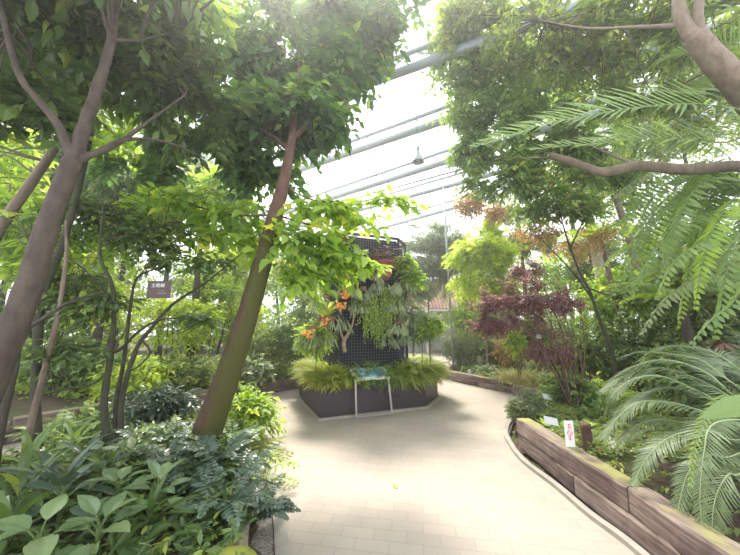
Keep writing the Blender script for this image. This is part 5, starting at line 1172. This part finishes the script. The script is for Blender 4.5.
for i, (px, py, Y, s_, mt, nm, lb) in enumerate([(616, 447, 3.25, .05, 'petal_white', 'white_flower', 'white flower cluster on the soil below the cycad fronds'), (597, 451, 3.3, .018, 'petal_red', 'red_flower', 'small red flower beside the reddish stump'), (644, 459, 3.0, .014, 'petal_red', 'red_flower', 'tiny red flower under the cycad right of the white blossom')]):
    p = P(px, py, Y); z = on_soil(p[0], p[1]); e = empty(nm, (p[0], p[1], z)); tag(e, lb, 'flower'); m = MB(); n = 30
    m.leaves(p + r.normal(0, s_ * .8, (n, 3)), r.normal(size=(n, 3)) + [0, -.4, .4], r.normal(size=(n, 3)), s_ * .9, s_ * .5, 'ovate'); m.build('petals', mt, e); MB().tube([(p[0], p[1], z), p], .004, 5).build('stem', 'twig_green', e)

# ================================================================== CYCAD in the right foreground
hc = P(800, 455, 2.55); zc = on_soil(hc[0], hc[1]); cy = empty('cycad', (hc[0], hc[1], zc)); tag(cy, 'large cycad with long blue-green comb-like fronds at the right', 'cycad')
MB().lathe((hc[0], hc[1], zc - .05), [(.16, 0), (.19, .2), (.17, .45), (.14, .6), (.0, .66)], 20).build('trunk', 'bark_dark', cy)
H0 = np.array([hc[0], hc[1], zc + .5])
CL = dict(sweep=.5, drop=.06, shape='blade', t0=.08, vee=.12, jit=.035, bend=.2, prof=[.25, .6, .85, 1, 1, 1, .95, .85, .7, .5, .25])
def cf(pts, nl=105, lmax=.27, w=.010, mat='leaf_cycad', rm='rachis_pale', rr=.009, label=None, **kw):
    k = dict(CL); k.update(kw); return frond(cy, [H0] + [P(*q) for q in pts], nl, lmax, w, mat, rm, rr, label, seed=int(rng.integers(1e6)), **k)
cf([(740, 400, 2.5), (705, 372, 2.6), (665, 360, 2.75), (630, 368, 2.9), (606, 385, 3.0), (598, 400, 3.05)], nl=120, lmax=.24)
cf([(745, 415, 2.4), (700, 392, 2.5), (660, 376, 2.6), (632, 380, 2.7), (612, 396, 2.75), (604, 415, 2.8)], nl=120)
cf([(750, 432, 2.3), (705, 412, 2.4), (665, 402, 2.5), (635, 404, 2.55), (612, 424, 2.6), (602, 440, 2.6)], nl=120)
cf([(735, 385, 2.6), (700, 360, 2.8), (670, 354, 3.0), (640, 352, 3.2), (618, 358, 3.3)], nl=105, lmax=.2)
cf([(740, 440, 2.2), (705, 430, 2.25), (672, 436, 2.3), (648, 456, 2.3), (632, 486, 2.3)], nl=105, lmax=.22)
cf([(735, 455, 2.1), (710, 455, 2.1), (690, 470, 2.1), (680, 500, 2.1), (676, 535, 2.1)], nl=105, lmax=.2)
cf([(745, 470, 2.0), (728, 475, 1.95), (715, 500, 1.95), (712, 540, 1.95), (716, 580, 1.95)], nl=105, lmax=.2)
cf([(770, 380, 2.5), (760, 350, 2.8), (745, 335, 3.1), (725, 330, 3.4)], nl=80)
cf([(730, 425, 2.5), (690, 418, 2.8), (655, 425, 3.0), (630, 440, 3.1)], nl=90, lmax=.22)
cf([(760, 430, 2.2), (742, 420, 2.1), (712, 425, 2.0), (704, 452, 1.95), (700, 500, 1.95), (706, 550, 1.95)], nl=105, lmax=.18)
cf([(742, 372, 2.7), (712, 352, 2.9), (680, 346, 3.1), (655, 350, 3.2), (636, 362, 3.3)], lmax=.24)
cf([(745, 405, 2.45), (700, 380, 2.6), (660, 368, 2.75), (625, 376, 2.85), (600, 392, 2.9)], lmax=.26)
cf([(750, 445, 2.35), (705, 428, 2.45), (665, 420, 2.55), (640, 424, 2.6), (615, 444, 2.65)], lmax=.25)
cf([(748, 425, 2.6), (710, 400, 2.8), (675, 388, 2.9), (650, 392, 3.0), (628, 408, 3.0)], lmax=.25)
for a in (0.2, 1.0, -.6, 1.6): frond(cy, arc(H0, a, 1.3, 1.0, -.3), 80, .17, .0085, 'leaf_cycad', 'rachis_pale', .009, seed=int(rng.integers(1e6)), **CL)
# yellow-green young frond, nearer
frond(cy, [H0, P(775, 420, 1.9), P(745, 398, 1.75), P(722, 400, 1.7), P(705, 418, 1.7), P(694, 450, 1.7), P(690, 490, 1.7)], 70, .10, .007, 'leaf_bright', 'rachis', .007, seed=3, label='yellow-green young frond', **CL)
m = MB(); bigleaf(m, P(775, 400, 1.6), nrm(P(705, 412, 1.6) - P(775, 400, 1.6)), [0, -.5, 1], .40, .13, 'ovate', .1, .1, .4); bp_ = P(775, 400, 1.6)
e = empty('broad_leaf_plant', (bp_[0], bp_[1], on_soil(bp_[0], bp_[1]))); tag(e, 'bright green pleated leaf reaching in at the right edge over the cycad', 'plant'); m.build('leaf', 'leaf_mid', e, True)
MB().tube(smooth_path([(bp_[0], bp_[1], on_soil(bp_[0], bp_[1])), bp_ * .5 + np.array([bp_[0] + .05, bp_[1], .4]) * .5, bp_]), .009, 6).build('stem', 'rachis', e)

# ================================================================== PALMS at the right
def palm(name, label, base, crownp, tm, tr_, cat='palm'):
    e = empty(name, base); tag(e, label, cat); m = MB(); limb(m, [np.array(base) - [0, 0, .05], (np.array(base) + crownp) / 2 + [.05, 0, 0], crownp], [tr_ * 1.15, tr_, tr_ * .85], 12); m.build('trunk', tm, e, True); return e
# date-like palm with the long top frond
cp_ = P(830, 80, 3.0); e = palm('feather_palm', 'palm off the right edge sending one long stiff frond across the top', (cp_[0], cp_[1] + .2, on_soil(cp_[0], cp_[1] + .2)), cp_, 'bark_tan', .12)
K = dict(sweep=.62, drop=.02, shape='blade', t0=.08, vee=.28, jit=.05, bend=.12)
def pf(par, start, pts, nl, lmax, w, mat='leaf_mid', rr=.011, **kw):
    k = dict(K); k.update(kw); return frond(par, [start] + [P(*q) for q in pts], nl, lmax, w, mat, 'rachis', rr, seed=int(rng.integers(1e6)), **k)
pf(e, cp_, [(740, 104, 2.7), (690, 104, 2.6), (640, 107, 2.6), (590, 115, 2.65), (545, 124, 2.7), (500, 138, 2.75), (470, 148, 2.8)], 60, .60, .029, up=(0, -.8, .5), sweep=.75)
pf(e, cp_, [(740, 138, 2.9), (690, 138, 2.9), (640, 138, 3.0), (600, 143, 3.1), (560, 146, 3.2), (530, 150, 3.3)], 54, .5, .027, up=(0, -.8, .5), sweep=.75)
for a, e0 in ((2.2, .9), (2.9, 1.1), (1.5, 1.1), (.5, .9), (3.6, .6), (4.6, .8)): frond(e, arc(cp_, a, 1.9, e0, -.5), 46, .4, .02, 'leaf_palm', 'rachis', .012, seed=int(rng.integers(1e6)), **K)
# arching broad-leaflet palms (fishbone fronds)
cp2 = P(770, 205, 3.6); e2 = palm('arching_palm', 'palm with drooping broad-leaflet fronds at the right, beyond the cycad', (cp2[0], cp2[1] + .3, on_soil(cp2[0], cp2[1] + .3)), cp2, 'bark_green', .07)
K2 = dict(sweep=.35, drop=.35, shape='lance', t0=.12, vee=.05, jit=.08, bend=.25)
fr = [[(730, 185, 3.5), (690, 190, 3.5), (655, 215, 3.5), (632, 250, 3.5)], [(735, 210, 3.3), (700, 215, 3.3), (665, 240, 3.3), (640, 275, 3.3), (630, 300, 3.3)], [(740, 235, 3.1), (705, 240, 3.1), (675, 262, 3.1), (655, 300, 3.1)],
      [(725, 170, 3.8), (680, 165, 3.9), (635, 180, 4.0), (605, 205, 4.0)], [(740, 195, 3.2), (715, 225, 3.1), (702, 265, 3.0), (695, 310, 3.0)], [(745, 225, 3.0), (730, 260, 2.9), (722, 300, 2.9), (715, 340, 2.9)],
      [(735, 200, 3.7), (690, 225, 3.9), (650, 265, 4.0), (620, 290, 4.1)], [(720, 150, 4.0), (670, 140, 4.2), (620, 150, 4.3), (580, 175, 4.4)], [(735, 250, 3.4), (700, 275, 3.4), (665, 300, 3.4), (640, 335, 3.4)], [(720, 215, 4.0), (670, 240, 4.2), (625, 245, 4.4), (600, 270, 4.4)], [(755, 260, 2.8), (735, 300, 2.75), (712, 320, 2.7), (690, 345, 2.7)]]
r = np.random.default_rng(31)
for k in range(20):
    tx, ty, Yd = r.uniform(605, 715), r.uniform(185, 330), r.uniform(3.2, 4.6)
    fr.append([(750 - (750 - tx) * .35, 205 + (ty - 205) * .1 - 35, Yd), (750 - (750 - tx) * .7, 205 + (ty - 205) * .45 - 35, Yd), (tx, ty, Yd)])
for i, f_ in enumerate(fr): frond(e2, [cp2] + [P(*q) for q in f_], 38, .25, .038, ['leaf_palm', 'leaf_mid', 'leaf_palm', 'leaf_greygreen', 'leaf_bright'][i % 5], 'rachis', .008, seed=i + 70, **K2)
# tree-fern-like palm further in
cp3 = P(680, 300, 4.6); e3 = palm('arching_palm', 'lower palm with fine pinnate fronds behind the cycad', (cp3[0], cp3[1], on_soil(cp3[0], cp3[1])), cp3, 'bark_dark', .06)
r = np.random.default_rng(8)
for i in range(15):
    a = i * 2.4; frond(e3, arc(cp3, a, r.uniform(.9, 1.3), r.uniform(.5, 1.2), -.7), 36, .17, .022, 'leaf_palm' if i % 3 else 'leaf_bright', 'rachis', .006, seed=i + 90, **K2)
cp4 = P(600, 235, 6.0); e4 = palm('arching_palm', 'palm with lime fronds between the pale trunks', (cp4[0] + .2, cp4[1], on_soil(cp4[0] + .2, cp4[1])), cp4, 'bark_tan', .05)
for i in range(14): a = i * 2.4; frond(e4, arc(cp4, a, r.uniform(.8, 1.1), r.uniform(.4, 1.2), -.6), 34, .18, .022, 'leaf_bright' if i % 2 else 'leaf_lime', 'rachis', .006, seed=i + 120, **K2)
# dead bromeliad-like plant right
p = P(722, 343, 3.3); m = MB(); n = 26; a = r.uniform(0, 6.28, n)
e = empty('dry_plant', (p[0], p[1], on_soil(p[0], p[1]))); tag(e, 'withered pinkish-brown leaves above the cycad at the right edge', 'plant')
m.leaves(np.repeat([p], n, 0), np.c_[np.cos(a), np.sin(a), r.uniform(-.6, .5, n)], [0, 0, 1.], .17, .03, 'strap', .2, .5); m.build('foliage', 'leaf_dead', e); MB().tube([(p[0], p[1], on_soil(p[0], p[1]) - .02), p], .02, 7).build('stem', 'bark_dark', e)

# ================================================================== fallen leaves on the path
for i, (px, py, s_, mt, lb) in enumerate([(291, 463, .07, 'leaf_yellow', 'yellow fallen leaf on the path beside the left ferns'), (397, 488, .075, 'leaf_yellow', 'yellow fallen leaf in the middle of the path'), (284, 448, .06, 'leaf_yellow', 'small pale yellow fallen leaf near the path bend'),
                                  (512, 432, .05, 'leaf_yellow', 'tiny yellow fallen leaf at the corner of the right timbers')]):
    p = G(px, py, .006); m = MB(); bigleaf(m, p, nrm([cos(i * 2.), sin(i * 2.), 0]), [0, 0, 1], s_, s_ * .6, 'ovate', .15, -.1, .5); tag(m.build('fallen_leaf', mt, loc=p), lb, 'leaf', 'yellow leaves fallen on the path')

# ================================================================== the belt of trees closing the view
BELT = 'trees closing the far side of the garden'
belt = [(-12.5, 4, 2.4), (-12, 8, 2.6), (-10.5, 11.5, 2.6), (-7.5, 13.5, 2.5), (-4.6, 14.6, 2.4), (-1.8, 15.5, 2.0), (5.6, 14.5, 2.0), (8.2, 12.5, 2.4), (10.5, 10, 2.6), (12, 6.5, 2.6), (12.2, 3, 2.4)]
bt = ['at the far left edge behind the side path', 'far left, second from the edge', 'left, beyond the multi-stemmed tree', 'beyond the brown plaque', 'beyond the leaning mossy trunk', 'just left of the tower, farthest back', 'right of the low building', 'far behind the red-leaved shrub', 'far behind the pale trunks', 'far behind the arching palms', 'at the far right edge behind the palms']
for i, ((x, y, rr_), w_) in enumerate(zip(belt, bt)):
    z = on_soil(x, y); e = empty('tree', (x, y, z)); tag(e, 'background tree ' + w_, 'tree', BELT); c = np.array([x, y, 2.5]); m = MB(); q = limb(m, [(x, y, z - .05), (x + .2, y, 1.4), (x, y, 3.3)], [.12, .09, .04], 8, 5); m.build('trunk', 'bark_dark', e, True)
    crown(e, [(c, (rr_, 1.1, 2.1), 2), (c + [0, 0, 1.3], (rr_ * .7, 1.0, 1.0), 1), (c - [0, .3, 1.4], (rr_ * .9, .9, .9), 1)], 330, 7, .6, .22, .10, 'lite', ['leaf_mid', 'leaf_bright', 'leaf_olive'][i % 3], q[5:], 'twig', seed=400 + i, nb=20, br=.02)
